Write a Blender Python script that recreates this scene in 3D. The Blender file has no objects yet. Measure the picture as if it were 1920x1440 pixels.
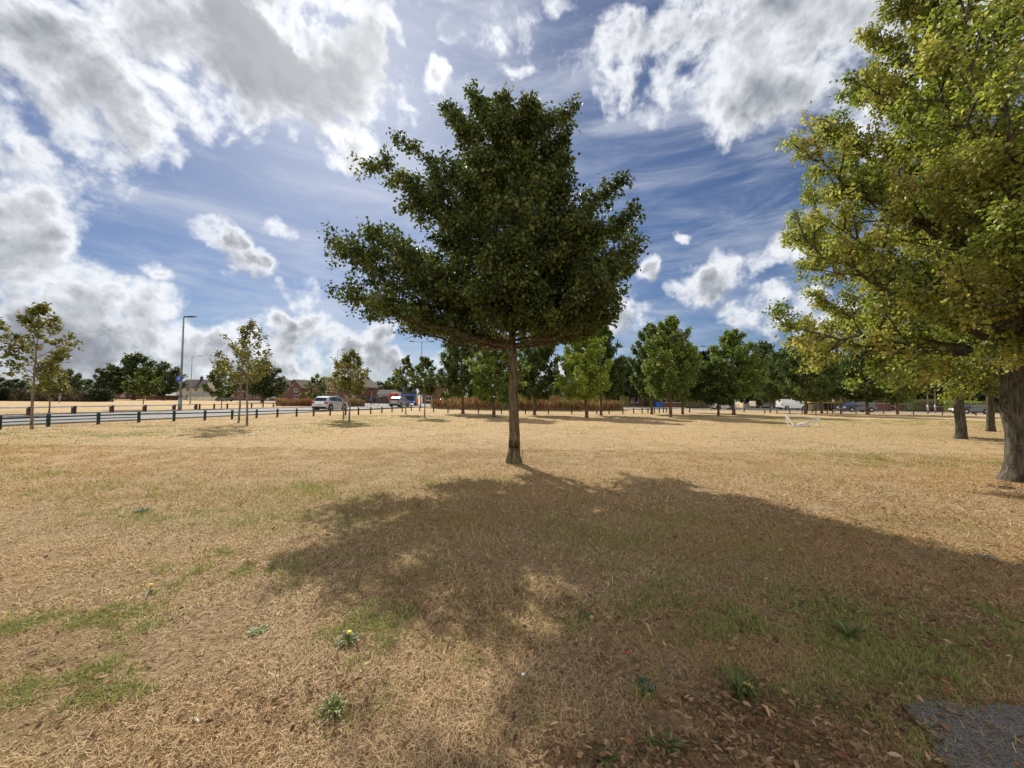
import bpy, math, random
import numpy as np
from mathutils import Vector, Matrix, Euler
R = math.radians
S = bpy.context.scene
COL = S.collection
rng = np.random.default_rng(7)
random.seed(7)

# ------------------------------------------------------------------ camera
FPX = 721.0; CAMZ = 1.5
TH = math.atan(28.5/FPX); RO = R(0.56)
f0 = Vector((0, math.cos(TH), math.sin(TH))); u0 = Vector((0, -math.sin(TH), math.cos(TH))); r0 = Vector((1, 0, 0))
cr = math.cos(RO)*r0 + math.sin(RO)*u0; cu = math.cos(RO)*u0 - math.sin(RO)*r0
cam = bpy.data.cameras.new("camera"); camo = bpy.data.objects.new("camera", cam); COL.objects.link(camo)
camo.matrix_world = Matrix(((cr.x, cu.x, -f0.x, 0), (cr.y, cu.y, -f0.y, 0), (cr.z, cu.z, -f0.z, CAMZ), (0, 0, 0, 1)))
cam.sensor_width = 36; cam.lens = 36*FPX/1920; cam.clip_start = 0.05; cam.clip_end = 3000
S.camera = camo

def ray(x, y): return f0 + (x-960)/FPX*cr + (720-y)/FPX*cu
def G(x, y, z=0.0):
    d = ray(x, y); t = (z-CAMZ)/d.z
    return Vector((d.x*t, d.y*t, z))
def P(x, y, Y):
    d = ray(x, y); t = Y/d.y
    return Vector((d.x*t, Y, CAMZ+d.z*t))
def GX(x, Y):            # ground point at picture column x and depth Y
    p = P(x, 745, Y); return Vector((p.x, Y, 0))

# ------------------------------------------------------------------ world and sun
SUN = Vector((-0.46, 1.08, 1.0)).normalized()
EL = math.asin(SUN.z); AZ = math.atan2(SUN.x, SUN.y)
S.view_settings.view_transform = 'Standard'; S.view_settings.look = 'None'
S.view_settings.exposure = 0.93; S.view_settings.gamma = 1.0
S.render.resolution_x = 1024; S.render.resolution_y = 768
S.render.engine = 'CYCLES'
W = bpy.data.worlds.new("World"); W.cycles.sampling_method = 'MANUAL'; W.cycles.sample_map_resolution = 256; S.world = W; W.use_nodes = True
NT = W.node_tree; NT.nodes.clear()

class N:
    """small node helper"""
    def __init__(s, nt): s.nt = nt
    def new(s, t, **k):
        n = s.nt.nodes.new(t)
        for a, b in k.items(): setattr(n, a, b)
        return n
    def put(s, sock, v):
        if isinstance(v, bpy.types.NodeSocket): s.nt.links.new(v, sock)
        elif v is not None: sock.default_value = v
    def m(s, op, a, b=None, c=None, clamp=False):
        n = s.new('ShaderNodeMath', operation=op, use_clamp=clamp)
        for i, v in enumerate((a, b, c)): s.put(n.inputs[i], v)
        return n.outputs[0]
    def vm(s, op, a, b=None, sc=None):
        n = s.new('ShaderNodeVectorMath', operation=op); s.put(n.inputs[0], a); s.put(n.inputs[1], b)
        if sc is not None: s.put(n.inputs[3], sc)
        return n.outputs[1] if op in ('DOT_PRODUCT', 'LENGTH') else n.outputs[0]
    def mix(s, f, a, b, bt='MIX'):
        n = s.new('ShaderNodeMix', data_type='RGBA', blend_type=bt)
        s.put(n.inputs[0], f)
        for k, v in ((6, a), (7, b)):
            s.put(n.inputs[k], v if isinstance(v, bpy.types.NodeSocket) else (*v[:3], 1))
        return n.outputs[2]
    def noise(s, vec, scale, detail=4, rough=.55, dist=0.0):
        n = s.new('ShaderNodeTexNoise'); s.put(n.inputs['Vector'], vec)
        s.put(n.inputs['Scale'], scale); n.inputs['Detail'].default_value = detail
        n.inputs['Roughness'].default_value = rough; n.inputs['Distortion'].default_value = dist
        return n.outputs[0]
    def ss(s, v, a, b):
        n = s.new('ShaderNodeMapRange', interpolation_type='SMOOTHSTEP'); s.put(n.inputs[0], v)
        s.put(n.inputs[1], a); s.put(n.inputs[2], b)
        n.inputs[3].default_value = 0; n.inputs[4].default_value = 1
        return n.outputs[0]
    def mapping(s, vec, loc=(0, 0, 0), rot=(0, 0, 0), scale=(1, 1, 1), t='POINT'):
        n = s.new('ShaderNodeMapping', vector_type=t); s.put(n.inputs[0], vec)
        n.inputs[1].default_value = loc; n.inputs[2].default_value = rot; n.inputs[3].default_value = scale
        return n.outputs[0]

# cloud masses: picture column, row, half width, half height, weight -> stored as sky directions
CL = [(40,60,330,170,1.0),(120,170,220,170,.9),(235,215,95,90,1.0),(60,300,200,110,.75),(150,300,130,90,.6),
 (470,90,330,180,1.2),(650,130,170,130,1.1),(400,200,170,100,.7),(610,240,170,90,.55),(300,40,200,120,.8),
 (20,430,150,130,1.1),(70,520,230,100,1.0),(200,560,190,75,.9),(100,640,330,90,1.0),(290,620,140,60,.8),(420,650,260,70,.9),
 (560,625,120,75,.95),(690,670,160,45,.9),(560,700,330,45,.75),(640,640,110,40,.7),
 (415,440,62,48,.9),(490,500,82,60,.9),(550,535,90,48,.8),(515,410,56,26,.8),(820,160,40,45,.9),(640,10,150,70,.9),(960,60,130,90,.42),
 (1290,50,330,150,.95),(1450,60,420,190,.9),(1450,130,290,170,1.05),(1240,160,150,75,.5),(1560,60,330,200,.9),(1130,60,90,80,.45),(1600,240,160,90,.6),
 (1215,505,40,34,.85),(1330,525,95,62,.95),(1440,585,130,60,.9),(1160,585,80,60,.9),(1455,480,75,55,.7),(1275,437,26,13,.8),
 (710,625,36,34,.85),(970,130,60,26,.6),(900,175,50,40,.6),(960,20,200,70,.35),(290,500,50,22,.6),(850,680,80,30,.6),
 (1040,690,60,30,.6),(1560,610,120,50,.6),(1700,100,260,200,.8),(1850,350,200,200,.6),(-250,250,400,300,.9),(2200,300,300,300,.7),
 (700,-150,330,150,.8),(1200,-200,300,120,.6)]
grp = bpy.data.node_groups.new("cloud_field", 'ShaderNodeTree')
grp.interface.new_socket('Vector', in_out='INPUT', socket_type='NodeSocketVector')
grp.interface.new_socket('Value', in_out='OUTPUT', socket_type='NodeSocketFloat')
g = N(grp); gi = g.new('NodeGroupInput'); go = g.new('NodeGroupOutput')
v = gi.outputs[0]
w1 = g.new('ShaderNodeTexNoise'); g.put(w1.inputs['Vector'], v); w1.inputs['Scale'].default_value = 7; w1.inputs['Detail'].default_value = 5
wv = g.vm('SUBTRACT', w1.outputs['Color'], (0.5, 0.5, 0.5)); wv = g.vm('SCALE', wv, sc=0.13)
vb = g.vm('ADD', v, wv)
tot = None
for (x, y, rx, ry, am) in CL:
    c = ray(x, y).normalized(); e1 = ray(x+rx, y).normalized(); e2 = ray(x, y-ry).normalized()
    t = c.cross(Vector((0, 0, 1))).normalized(); u = t.cross(c).normalized()
    da = g.vm('DOT_PRODUCT', vb, tuple(t/max((e1-c).length, .01))); db = g.vm('DOT_PRODUCT', vb, tuple(u/max((e2-c).length, .01)))
    q = g.m('MULTIPLY_ADD', g.m('MULTIPLY_ADD', da, da, g.m('MULTIPLY', db, db)), -am, am)
    tot = q if tot is None else g.m('SMOOTH_MAX', tot, q, 0.2)
tot = g.m('MAXIMUM', tot, -.6)
base = g.m('MULTIPLY', tot, 1.5)
n1 = g.noise(v, 5.0, 3, .5); n2 = g.noise(v, 11.0, 9, .62, .25)
vo = g.new('ShaderNodeTexVoronoi', feature='F1'); g.put(vo.inputs['Vector'], vb)
vo.inputs['Scale'].default_value = 17; vo.inputs['Detail'].default_value = 3; vo.inputs['Roughness'].default_value = .5
bil = g.m('SUBTRACT', 0.55, vo.outputs['Distance'])
a = g.m('MULTIPLY_ADD', g.m('SUBTRACT', n2, .5), 2.6, base)
a = g.m('MULTIPLY_ADD', g.m('SUBTRACT', n1, .5), 1.5, a)
a = g.m('MULTIPLY_ADD', bil, .8, a)
g.put(go.inputs[0], a)

w = N(NT)
tc = w.new('ShaderNodeTexCoord').outputs['Generated']
sky = w.new('ShaderNodeTexSky', sky_type='NISHITA'); sky.sun_disc = False
sky.sun_elevation = EL; sky.sun_rotation = AZ
sky.air_density = 1.0; sky.dust_density = 0.6; sky.ozone_density = 2.5; sky.altitude = 0
def field(vec):
    n = w.new('ShaderNodeGroup', node_tree=grp); w.put(n.inputs[0], vec); return n.outputs[0]
Fv = field(tc)
tosun = w.vm('SUBTRACT', tuple(SUN), tc); tosun = w.vm('NORMALIZE', tosun)
tosun = w.vm('ADD', tosun, (0, 0, .5))
F2 = field(w.vm('ADD', tc, w.vm('SCALE', tosun, sc=0.022)))
alpha = w.ss(Fv, .02, .84)
rim = w.ss(Fv, 1.15, .35)
thick = w.ss(w.m('MULTIPLY_ADD', w.noise(tc, 3.2, 4, .55), 2.2, w.m('SUBTRACT', Fv, 1.1)), .45, 1.7)
lit = w.m('MULTIPLY_ADD', w.m('SUBTRACT', Fv, F2), .9, .78, clamp=True)
shade = w.m('MULTIPLY', lit, w.m('SUBTRACT', 1.0, w.m('MULTIPLY', thick, .88)))
shade = w.m('MULTIPLY_ADD', rim, .3, shade, clamp=True)
sun_d = w.vm('DOT_PRODUCT', tc, tuple(SUN))
glow = w.m('POWER', w.m('MAXIMUM', sun_d, 0), 14.0)
ccol = w.mix(shade, (1.05, 1.15, 1.4), (4.7, 4.85, 5.1))
ccol = w.mix(1.0, ccol, w.mix(w.m('MULTIPLY', glow, .35), (0, 0, 0), (4, 3.9, 3.7)), 'ADD')
# thin high cirrus streaks
cir = w.noise(w.mapping(tc, rot=(0.2, 0.1, 0.5), scale=(1.6, 1.6, 8.0)), 2.2, 8, .62, .5)
cir = w.m('MULTIPLY', w.ss(cir, .38, .78), .55)
cir = w.m('ADD', cir, w.m('MULTIPLY', glow, .35), clamp=True)
skc = w.mix(1.0, sky.outputs[0], (.25, .285, .35), 'MULTIPLY')
skc = w.mix(cir, skc, (3.7, 3.9, 4.4))
# extra bright broken cloud added overhead and behind the camera, unseen, to lift the shadows
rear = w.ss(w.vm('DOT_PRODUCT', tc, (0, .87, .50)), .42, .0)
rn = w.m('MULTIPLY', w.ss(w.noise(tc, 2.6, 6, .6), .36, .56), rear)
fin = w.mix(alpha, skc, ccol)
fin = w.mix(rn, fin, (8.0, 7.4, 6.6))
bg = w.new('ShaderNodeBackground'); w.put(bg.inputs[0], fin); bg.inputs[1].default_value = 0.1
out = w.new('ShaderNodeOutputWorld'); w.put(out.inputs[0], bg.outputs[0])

sl = bpy.data.lights.new("sun", 'SUN'); sl.energy = 3.3; sl.angle = R(0.55); sl.color = (1.0, .92, .80)
so = bpy.data.objects.new("sun", sl); COL.objects.link(so)
so.rotation_euler = (-SUN).to_track_quat('-Z', 'Y').to_euler()

# ------------------------------------------------------------------ object helpers
def tag(o, label=None, cat=None, group=None, kind=None):
    if label: o['label'] = label
    if cat: o['category'] = cat
    if group: o['group'] = group
    if kind: o['kind'] = kind
    return o
def empty(name, loc, rz=0.0, label=None, cat=None, group=None):
    o = bpy.data.objects.new(name, None); COL.objects.link(o); o.location = loc; o.rotation_euler = (0, 0, rz)
    o.empty_display_size = .2
    return tag(o, label, cat, group)
def link(name, me, mat, parent=None):
    o = bpy.data.objects.new(name, me); COL.objects.link(o)
    if mat is not None and not me.materials: me.materials.append(mat)
    if parent: o.parent = parent
    return o
def copy_tree(o, parent=None):
    c = o.copy(); COL.objects.link(c); c.parent = parent
    for ch in list(o.children): copy_tree(ch, c)
    return c
def npmesh(name, V, polys, col=None, smooth=False):
    """polys: list of int arrays (m,k)"""
    me = bpy.data.meshes.new(name); me.vertices.add(len(V)); me.vertices.foreach_set('co', np.asarray(V, dtype=np.float32).ravel())
    idx = np.concatenate([p.ravel() for p in polys]); ks = np.concatenate([np.full(len(p), p.shape[1]) for p in polys])
    st = np.concatenate([[0], np.cumsum(ks)[:-1]])
    me.loops.add(len(idx)); me.loops.foreach_set('vertex_index', idx.astype(np.int32))
    me.polygons.add(len(ks)); me.polygons.foreach_set('loop_start', st.astype(np.int32)); me.polygons.foreach_set('loop_total', ks.astype(np.int32))
    if smooth: me.polygons.foreach_set('use_smooth', np.ones(len(ks), dtype=bool))
    me.update(calc_edges=True)
    if col is not None:
        a = me.color_attributes.new('Col', 'FLOAT_COLOR', 'POINT')
        c4 = np.ones((len(V), 4), dtype=np.float32); c4[:, :3] = col; a.data.foreach_set('color', c4.ravel())
    return me

class MB:
    def __init__(s): s.v = []; s.f = []
    def add(s, vs, fs):
        n = len(s.v); s.v += [tuple(p) for p in vs]; s.f += [tuple(i+n for i in f) for f in fs]; return s
    def box(s, x0, x1, y0, y1, z0, z1, b=0.0):
        if b <= 0:
            vs = [(x, y, z) for z in (z0, z1) for x, y in ((x0, y0), (x1, y0), (x1, y1), (x0, y1))]
            return s.add(vs, [(3, 2, 1, 0), (4, 5, 6, 7), (0, 1, 5, 4), (1, 2, 6, 5), (2, 3, 7, 6), (3, 0, 4, 7)])
        rings = []
        for z, i in ((z0, b), (z0+b, 0), (z1-b, 0), (z1, b)):
            k = b
            rings.append([(x0+i+k, y0+i, z), (x1-i-k, y0+i, z), (x1-i, y0+i+k, z), (x1-i, y1-i-k, z), (x1-i-k, y1-i, z), (x0+i+k, y1-i, z), (x0+i, y1-i-k, z), (x0+i, y0+i+k, z)])
        vs = sum(rings, []); fs = [tuple(range(7, -1, -1)), tuple(range(24, 32))]
        for r in range(3):
            for j in range(8):
                a = r*8+j; c = r*8+(j+1) % 8; fs.append((a, c, c+8, a+8))
        return s.add(vs, fs)
    def tube(s, pts, rad, n=8, cap=True):
        pts = [Vector(p) for p in pts]; rad = rad if hasattr(rad, '__len__') else [rad]*len(pts)
        rings = []; 
        for i, p in enumerate(pts):
            t = (pts[min(i+1, len(pts)-1)]-pts[max(i-1, 0)]).normalized()
            ref = Vector((0, 0, 1)) if abs(t.z) < .9 else Vector((1, 0, 0))
            a = t.cross(ref).normalized(); b = t.cross(a).normalized()
            rings += [p+rad[i]*(math.cos(2*math.pi*k/n)*a+math.sin(2*math.pi*k/n)*b) for k in range(n)]
        fs = [(r*n+k, r*n+(k+1) % n, (r+1)*n+(k+1) % n, (r+1)*n+k) for r in range(len(pts)-1) for k in range(n)]
        if cap: fs += [tuple(range(n)), tuple(range(len(rings)-1, len(rings)-1-n, -1))]
        return s.add(rings, fs)
    def bar(s, a, b, w, h):
        a = Vector(a); b = Vector(b); t = (b-a).normalized(); ref = Vector((0, 0, 1)) if abs(t.z) < .95 else Vector((0, 1, 0))
        sd = t.cross(ref).normalized(); u = sd.cross(t).normalized()
        vs = [q+sx*w/2*sd+sz*h/2*u for q in (a, b) for sx, sz in ((-1, -1), (1, -1), (1, 1), (-1, 1))]
        return s.add(vs, [(0, 1, 2, 3), (7, 6, 5, 4), (0, 4, 5, 1), (1, 5, 6, 2), (2, 6, 7, 3), (3, 7, 4, 0)])
    def prism(s, poly, ax, a0, a1):
        """poly of 2D points extruded along axis ax ('x' or 'y' or 'z')"""
        def mk(p, a): return {'y': (p[0], a, p[1]), 'x': (a, p[0], p[1]), 'z': (p[0], p[1], a)}[ax]
        n = len(poly); vs = [mk(p, a0) for p in poly]+[mk(p, a1) for p in poly]
        fs = [tuple(range(n)), tuple(range(2*n-1, n-1, -1))]+[(i, i+n, (i+1) % n+n, (i+1) % n) for i in range(n)]
        return s.add(vs, fs)
    def build(s, name, mat, parent=None, smooth=False):
        me = bpy.data.meshes.new(name); me.from_pydata(s.v, [], s.f); me.update()
        import bmesh
        bm = bmesh.new(); bm.from_mesh(me); bmesh.ops.recalc_face_normals(bm, faces=bm.faces); bm.to_mesh(me); bm.free()
        if smooth: me.polygons.foreach_set('use_smooth', [True]*len(me.polygons))
        return link(name, me, mat, parent)

# ------------------------------------------------------------------ materials
def mat(name, col, rough=.7, metal=0.0, var=.15, scale=3.0, spec=.4, bump=0.0, bscale=40.0, coat=0.0):
    m = bpy.data.materials.new(name); m.use_nodes = True; n = N(m.node_tree); b = m.node_tree.nodes['Principled BSDF']
    geo = n.new('ShaderNodeTexCoord').outputs['Object']
    nz = n.noise(geo, scale, 6, .6)
    dark = tuple(c*(1-var*1.6) for c in col); lite = tuple(min(1, c*(1+var)) for c in col)
    n.put(b.inputs['Base Color'], n.mix(n.ss(nz, .3, .7), dark, lite))
    n.put(b.inputs['Roughness'], n.m('MULTIPLY_ADD', nz, .2, rough-.1))
    b.inputs['Metallic'].default_value = metal; b.inputs['Specular IOR Level'].default_value = spec
    if coat: b.inputs['Coat Weight'].default_value = coat; b.inputs['Coat Roughness'].default_value = .06
    if bump:
        bn = n.new('ShaderNodeBump'); bn.inputs['Strength'].default_value = bump; bn.inputs['Distance'].default_value = .02
        n.put(bn.inputs['Height'], n.noise(geo, bscale, 5, .6)); n.put(b.inputs['Normal'], bn.outputs[0])
    return m
def leafmat(name, trans=.45, rough=.5):
    m = bpy.data.materials.new(name); m.use_nodes = True; n = N(m.node_tree); nt = m.node_tree; b = nt.nodes['Principled BSDF']
    at = n.new('ShaderNodeAttribute', attribute_name='Col').outputs[0]
    n.put(b.inputs['Base Color'], at); b.inputs['Roughness'].default_value = rough; b.inputs['Specular IOR Level'].default_value = .35
    tr = n.new('ShaderNodeBsdfTranslucent'); n.put(tr.inputs[0], n.mix(1.0, at, (1.25, 1.3, .7), 'MULTIPLY'))
    mx = n.new('ShaderNodeMixShader'); mx.inputs[0].default_value = trans
    n.put(mx.inputs[1], b.outputs[0]); n.put(mx.inputs[2], tr.outputs[0])
    n.put(nt.nodes['Material Output'].inputs[0], mx.outputs[0])
    return m
def barkmat(name, c1, c2, c3, sc=1.0):
    m = bpy.data.materials.new(name); m.use_nodes = True; n = N(m.node_tree); b = m.node_tree.nodes['Principled BSDF']
    tco = n.new('ShaderNodeTexCoord').outputs['Object']
    n1 = n.noise(n.mapping(tco, scale=(22*sc, 22*sc, 5*sc)), 1.0, 8, .65, .6)
    n2 = n.noise(n.mapping(tco, scale=(6*sc, 6*sc, 30*sc)), 1.0, 5, .6)
    n3 = n.noise(tco, 2.5*sc, 4, .6)
    c = n.mix(n.ss(n1, .35, .68), c1, c2); c = n.mix(n.ss(n3, .5, .7), c, c3)
    n.put(b.inputs['Base Color'], c); b.inputs['Roughness'].default_value = .9; b.inputs['Specular IOR Level'].default_value = .2
    bn = n.new('ShaderNodeBump'); bn.inputs['Strength'].default_value = .9; bn.inputs['Distance'].default_value = .03
    n.put(bn.inputs['Height'], n.m('MULTIPLY_ADD', n2, .5, n1)); n.put(b.inputs['Normal'], bn.outputs[0])
    return m
def brickmat(name, c1, c2, mortar):
    m = bpy.data.materials.new(name); m.use_nodes = True; n = N(m.node_tree); b = m.node_tree.nodes['Principled BSDF']
    tco = n.new('ShaderNodeTexCoord').outputs['Object']
    sp = n.new('ShaderNodeSeparateXYZ'); n.put(sp.inputs[0], tco); cb = n.new('ShaderNodeCombineXYZ')
    n.put(cb.inputs[0], n.m('ADD', sp.outputs[0], sp.outputs[1])); n.put(cb.inputs[1], sp.outputs[2])
    br = n.new('ShaderNodeTexBrick'); n.put(br.inputs['Vector'], cb.outputs[0])
    br.inputs['Color1'].default_value = (*c1, 1); br.inputs['Color2'].default_value = (*c2, 1); br.inputs['Mortar'].default_value = (*mortar, 1)
    br.inputs['Scale'].default_value = 4.4; br.inputs['Mortar Size'].default_value = .012
    br.inputs['Brick Width'].default_value = 1.0; br.inputs['Row Height'].default_value = .33
    nz = n.noise(tco, .8, 5, .6)
    n.put(b.inputs['Base Color'], n.mix(n.ss(nz, .3, .75), n.mix(1.0, br.outputs[0], (.7, .7, .7), 'MULTIPLY'), br.outputs[0])); b.inputs['Roughness'].default_value = .9
    return m
M = dict(
 leaf=leafmat('leaf', .42), leaf_dark=leafmat('leaf_dark', .30), leaf_far=leafmat('leaf_far', .36), grass=leafmat('grass_blade', .25, .7), dry=leafmat('dry_leaf', .2, .8),
 bark=barkmat('bark', (.045, .033, .022), (.20, .15, .10), (.13, .13, .065)),
 bark_big=barkmat('bark_grey', (.035, .03, .022), (.15, .13, .10), (.085, .09, .055), .9),
 bark_far=barkmat('bark_far', (.09, .06, .04), (.2, .14, .095), (.13, .12, .07), .5),
 bark_young=barkmat('bark_young', (.10, .08, .055), (.27, .23, .17), (.2, .17, .12)),
 green=mat('green_paint', (.012, .035, .028), .55, var=.3, bump=.2), wood=mat('dark_timber', (.075, .045, .035), .85, var=.4, scale=9, bump=.3),
 whiterail=mat('white_rail', (.75, .73, .7), .6, var=.15), steel=mat('galvanised', (.23, .25, .27), .5, .4, var=.15),
 darksteel=mat('dark_steel', (.05, .055, .06), .5, .3), white=mat('white_paint', (.76, .76, .75), .5, var=.06), whitem=mat('white_powder_coat', (.8, .8, .8), .4, var=.05),
 render=mat('cream_render', (.6, .57, .5), .9, var=.1, scale=1), pane=mat('window_glass', (.02, .025, .03), .08, var=.1, spec=.9),
 brick=brickmat('red_brick', (.17, .065, .045), (.12, .048, .036), (.22, .18, .15)), brickb=brickmat('brown_brick', (.2, .115, .07), (.15, .085, .055), (.22, .19, .15)),
 tile=mat('roof_tile', (.085, .062, .052), .85, var=.3, scale=4, bump=.3, bscale=12), tileg=mat('grey_roof', (.055, .05, .055), .85, var=.25, scale=4),
 tyre=mat('tyre_rubber', (.018, .018, .019), .85), rim=mat('alloy_rim', (.35, .36, .38), .35, .8), silver=mat('silver_paint', (.55, .58, .62), .28, .35, var=.03, coat=1),
 vanwhite=mat('white_van_paint', (.72, .73, .74), .35, var=.05, coat=.6), navy=mat('navy_paint', (.012, .02, .06), .25, .2, var=.05, coat=1), black=mat('black_paint', (.012, .012, .015), .25, var=.05, coat=1),
 greycar=mat('grey_paint', (.2, .22, .25), .3, .4, var=.05, coat=1), blue=mat('blue_paint', (.02, .12, .42), .35, var=.1, coat=.8), redp=mat('red_paint', (.38, .03, .025), .45, var=.1),
 trim=mat('black_plastic', (.02, .02, .022), .7), lamp=mat('red_lens', (.5, .02, .02), .2), clear=mat('clear_lens', (.6, .6, .62), .15, spec=.8), plate=mat('yellow_plate', (.55, .42, .05), .5), platew=mat('white_plate', (.7, .7, .7), .5),
 yellow=mat('yellow_paint', (.72, .6, .03), .5, var=.08), bluesign=mat('blue_sign', (.01, .07, .4), .4), concrete=mat('concrete', (.32, .3, .27), .9, var=.15, scale=2),
 skin=mat('skin', (.35, .2, .14), .6), cloth=mat('dark_cloth', (.03, .035, .05), .9), shirt=mat('blue_shirt', (.1, .16, .3), .9), hivis=mat('orange_cloth', (.7, .2, .03), .8),
 cream=mat('cream_board', (.5, .47, .4), .7), stone=mat('stone', (.2, .165, .13), .9, var=.3, scale=20, bump=.5), petal=mat('yellow_petal', (.8, .55, .02), .6), foil=mat('red_wrapper', (.55, .04, .04), .35), bluebin=mat('blue_plastic', (.01, .08, .35), .4),
)
# ------------------------------------------------------------------ numpy value noise
_T = np.random.default_rng(3).random((256, 256))
def vnoise(x, y):
    xi = np.floor(x).astype(int); yi = np.floor(y).astype(int); fx = x-xi; fy = y-yi
    fx = fx*fx*(3-2*fx); fy = fy*fy*(3-2*fy)
    g_ = lambda a, b: _T[a & 255, b & 255]
    return (g_(xi, yi)*(1-fx)+g_(xi+1, yi)*fx)*(1-fy)+(g_(xi, yi+1)*(1-fx)+g_(xi+1, yi+1)*fx)*fy
def fbm(x, y, o=4):
    s = 0; a = .5; n = 0
    for i in range(o):
        s = s+a*vnoise(x+17.3*i, y+9.1*i); n += a; a *= .5; x = x*2.03; y = y*2.03
    return s/n
def hgt(x, y):
    near = np.exp(-(np.hypot(x, y-5)/12)**2)
    mx_, my_ = -3.0, 57.0
    m = np.clip(1-np.hypot((x-2)/17.5, (y-55.5)/8.5), 0, 1)
    return (fbm(x*1.3, y*1.3)-.5)*.05*near + .85*m*m*(3-2*m)
GREEN = [(40,1265,230,55,1.7),(120,1185,210,45,1.3),(230,1150,130,25,.6),(660,1200,90,70,.9),(1400,1180,330,70,.6),(1600,1230,220,50,.65),(1850,1170,150,50,.9),
         (450,1080,260,60,.35),(300,960,220,40,.35),(250,920,400,30,.4),(650,1310,70,50,.5),(1390,1300,110,45,.9),(1210,1290,50,30,.9),(1060,1330,70,50,.7),(1230,1400,60,30,.6),
         (130,812,260,9,.95),(300,800,300,7,.7),(680,793,170,7,.8),(760,785,140,6,.7),(1700,790,260,9,1.0),(1450,782,200,5,.8),(1250,900,300,20,.12),(1750,870,250,12,.45),(480,1190,60,30,.5),(890,1230,60,30,.4)]
GB = []
for (x, y, rx, ry, a_) in GREEN:
    c = G(x, y); e = G(x+rx, y); t = G(x, y-ry) if y-ry > 762+0.01*(x-960) else G(x, 770+0.01*(x-960)); b_ = G(x, y+ry)
    GB.append((c.x, (t.y+b_.y)/2, max(e.x-c.x, .1), max((t.y-b_.y)/2, .1), a_))
def greenf(x, y):
    s = 0*x
    for (cx, cy, rx, ry, a_) in GB: s = np.maximum(s, a_*np.exp(-((x-cx)/rx)**2-((y-cy)/ry)**2))
    n = fbm(x*.9+5, y*.9, 4)*.6+fbm(x*5+50, y*5, 3)*.4
    fine = np.clip((n-.5)*2.2, -.6, .6)
    s = s*np.clip((fbm(x*2.6+11, y*2.6+3, 4)-.36)*6, .0, 1.3)*np.clip((fbm(x*9+1, y*9+3, 2)-.25)*3, .15, 1.1)
    base_ = np.clip((fbm(x*.33+40, y*.33, 3)-.52)*2.2, 0, .35)
    return np.clip(s*(1.0+fine*1.3)+base_*(.7+fine)+fine*.08, 0, 1)

# ------------------------------------------------------------------ setting: ground, roads
def sgrid(lo, hi, c, n, k):
    t = np.linspace(-1, 1, n); s = np.sinh(t*k)/math.sinh(k)
    return np.where(s < 0, c+(c-lo)*s, c+(hi-c)*s)
gx = sgrid(-700, 700, 0, 420, 6.2); gy = sgrid(-150, 900, 4, 480, 6.2)
XX, YY = np.meshgrid(gx, gy); ZZ = hgt(XX, YY)
V = np.stack([XX, YY, ZZ], -1).reshape(-1, 3)
ny, nx = XX.shape; ii = (np.arange(ny-1)[:, None]*nx+np.arange(nx-1)[None]).ravel()
gr_ = greenf(XX, YY).ravel()
gm = npmesh('ground', V, [np.stack([ii, ii+1, ii+nx+1, ii+nx], -1)], np.repeat(gr_[:, None], 3, 1), True)
m = bpy.data.materials.new('dry_turf'); m.use_nodes = True; n = N(m.node_tree); b = m.node_tree.nodes['Principled BSDF']
pos = n.new('ShaderNodeNewGeometry').outputs['Position']; at = n.new('ShaderNodeAttribute', attribute_name='Col').outputs[2]
nA = n.noise(pos, .22, 5, .6); nB = n.noise(n.mapping(pos, scale=(1, 1.0, 1)), 2.2, 6, .7); nC = n.noise(n.mapping(pos, scale=(1, 1, 1)), 26, 6, .75); nD = n.noise(pos, .6, 4, .6, .8)
c = n.mix(n.ss(nB, .3, .7), (.38, .265, .14), (.60, .455, .275))
c = n.mix(n.ss(nA, .42, .62), c, n.mix(n.ss(nC, .3, .7), (.44, .29, .14), (.64, .50, .30)))
c = n.mix(n.m('MULTIPLY', n.ss(nD, .5, .68), .45), c, (.33, .27, .10))
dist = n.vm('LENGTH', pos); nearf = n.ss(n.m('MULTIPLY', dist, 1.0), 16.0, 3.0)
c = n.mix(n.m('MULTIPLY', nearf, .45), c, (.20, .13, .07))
c = n.mix(n.m('MULTIPLY', n.ss(nC, .48, .66), .85), c, (.10, .06, .03))
c = n.mix(n.m('MULTIPLY', n.ss(nC, .50, .34), .35), c, (.66, .54, .35))
gg = n.ss(n.m('ADD', at, n.m('MULTIPLY', n.m('SUBTRACT', nC, .5), .7)), .30, .75)
c = n.mix(n.m('MULTIPLY', gg, .7), c, n.mix(nC, (.15, .15, .045), (.27, .28, .10)))
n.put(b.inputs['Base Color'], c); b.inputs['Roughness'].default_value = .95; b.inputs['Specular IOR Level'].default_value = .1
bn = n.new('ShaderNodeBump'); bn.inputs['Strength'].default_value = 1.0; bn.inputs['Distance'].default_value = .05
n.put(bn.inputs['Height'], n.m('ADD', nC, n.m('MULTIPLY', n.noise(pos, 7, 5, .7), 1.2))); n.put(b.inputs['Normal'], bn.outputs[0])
tag(link('ground', gm, m), kind='structure')

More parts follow.
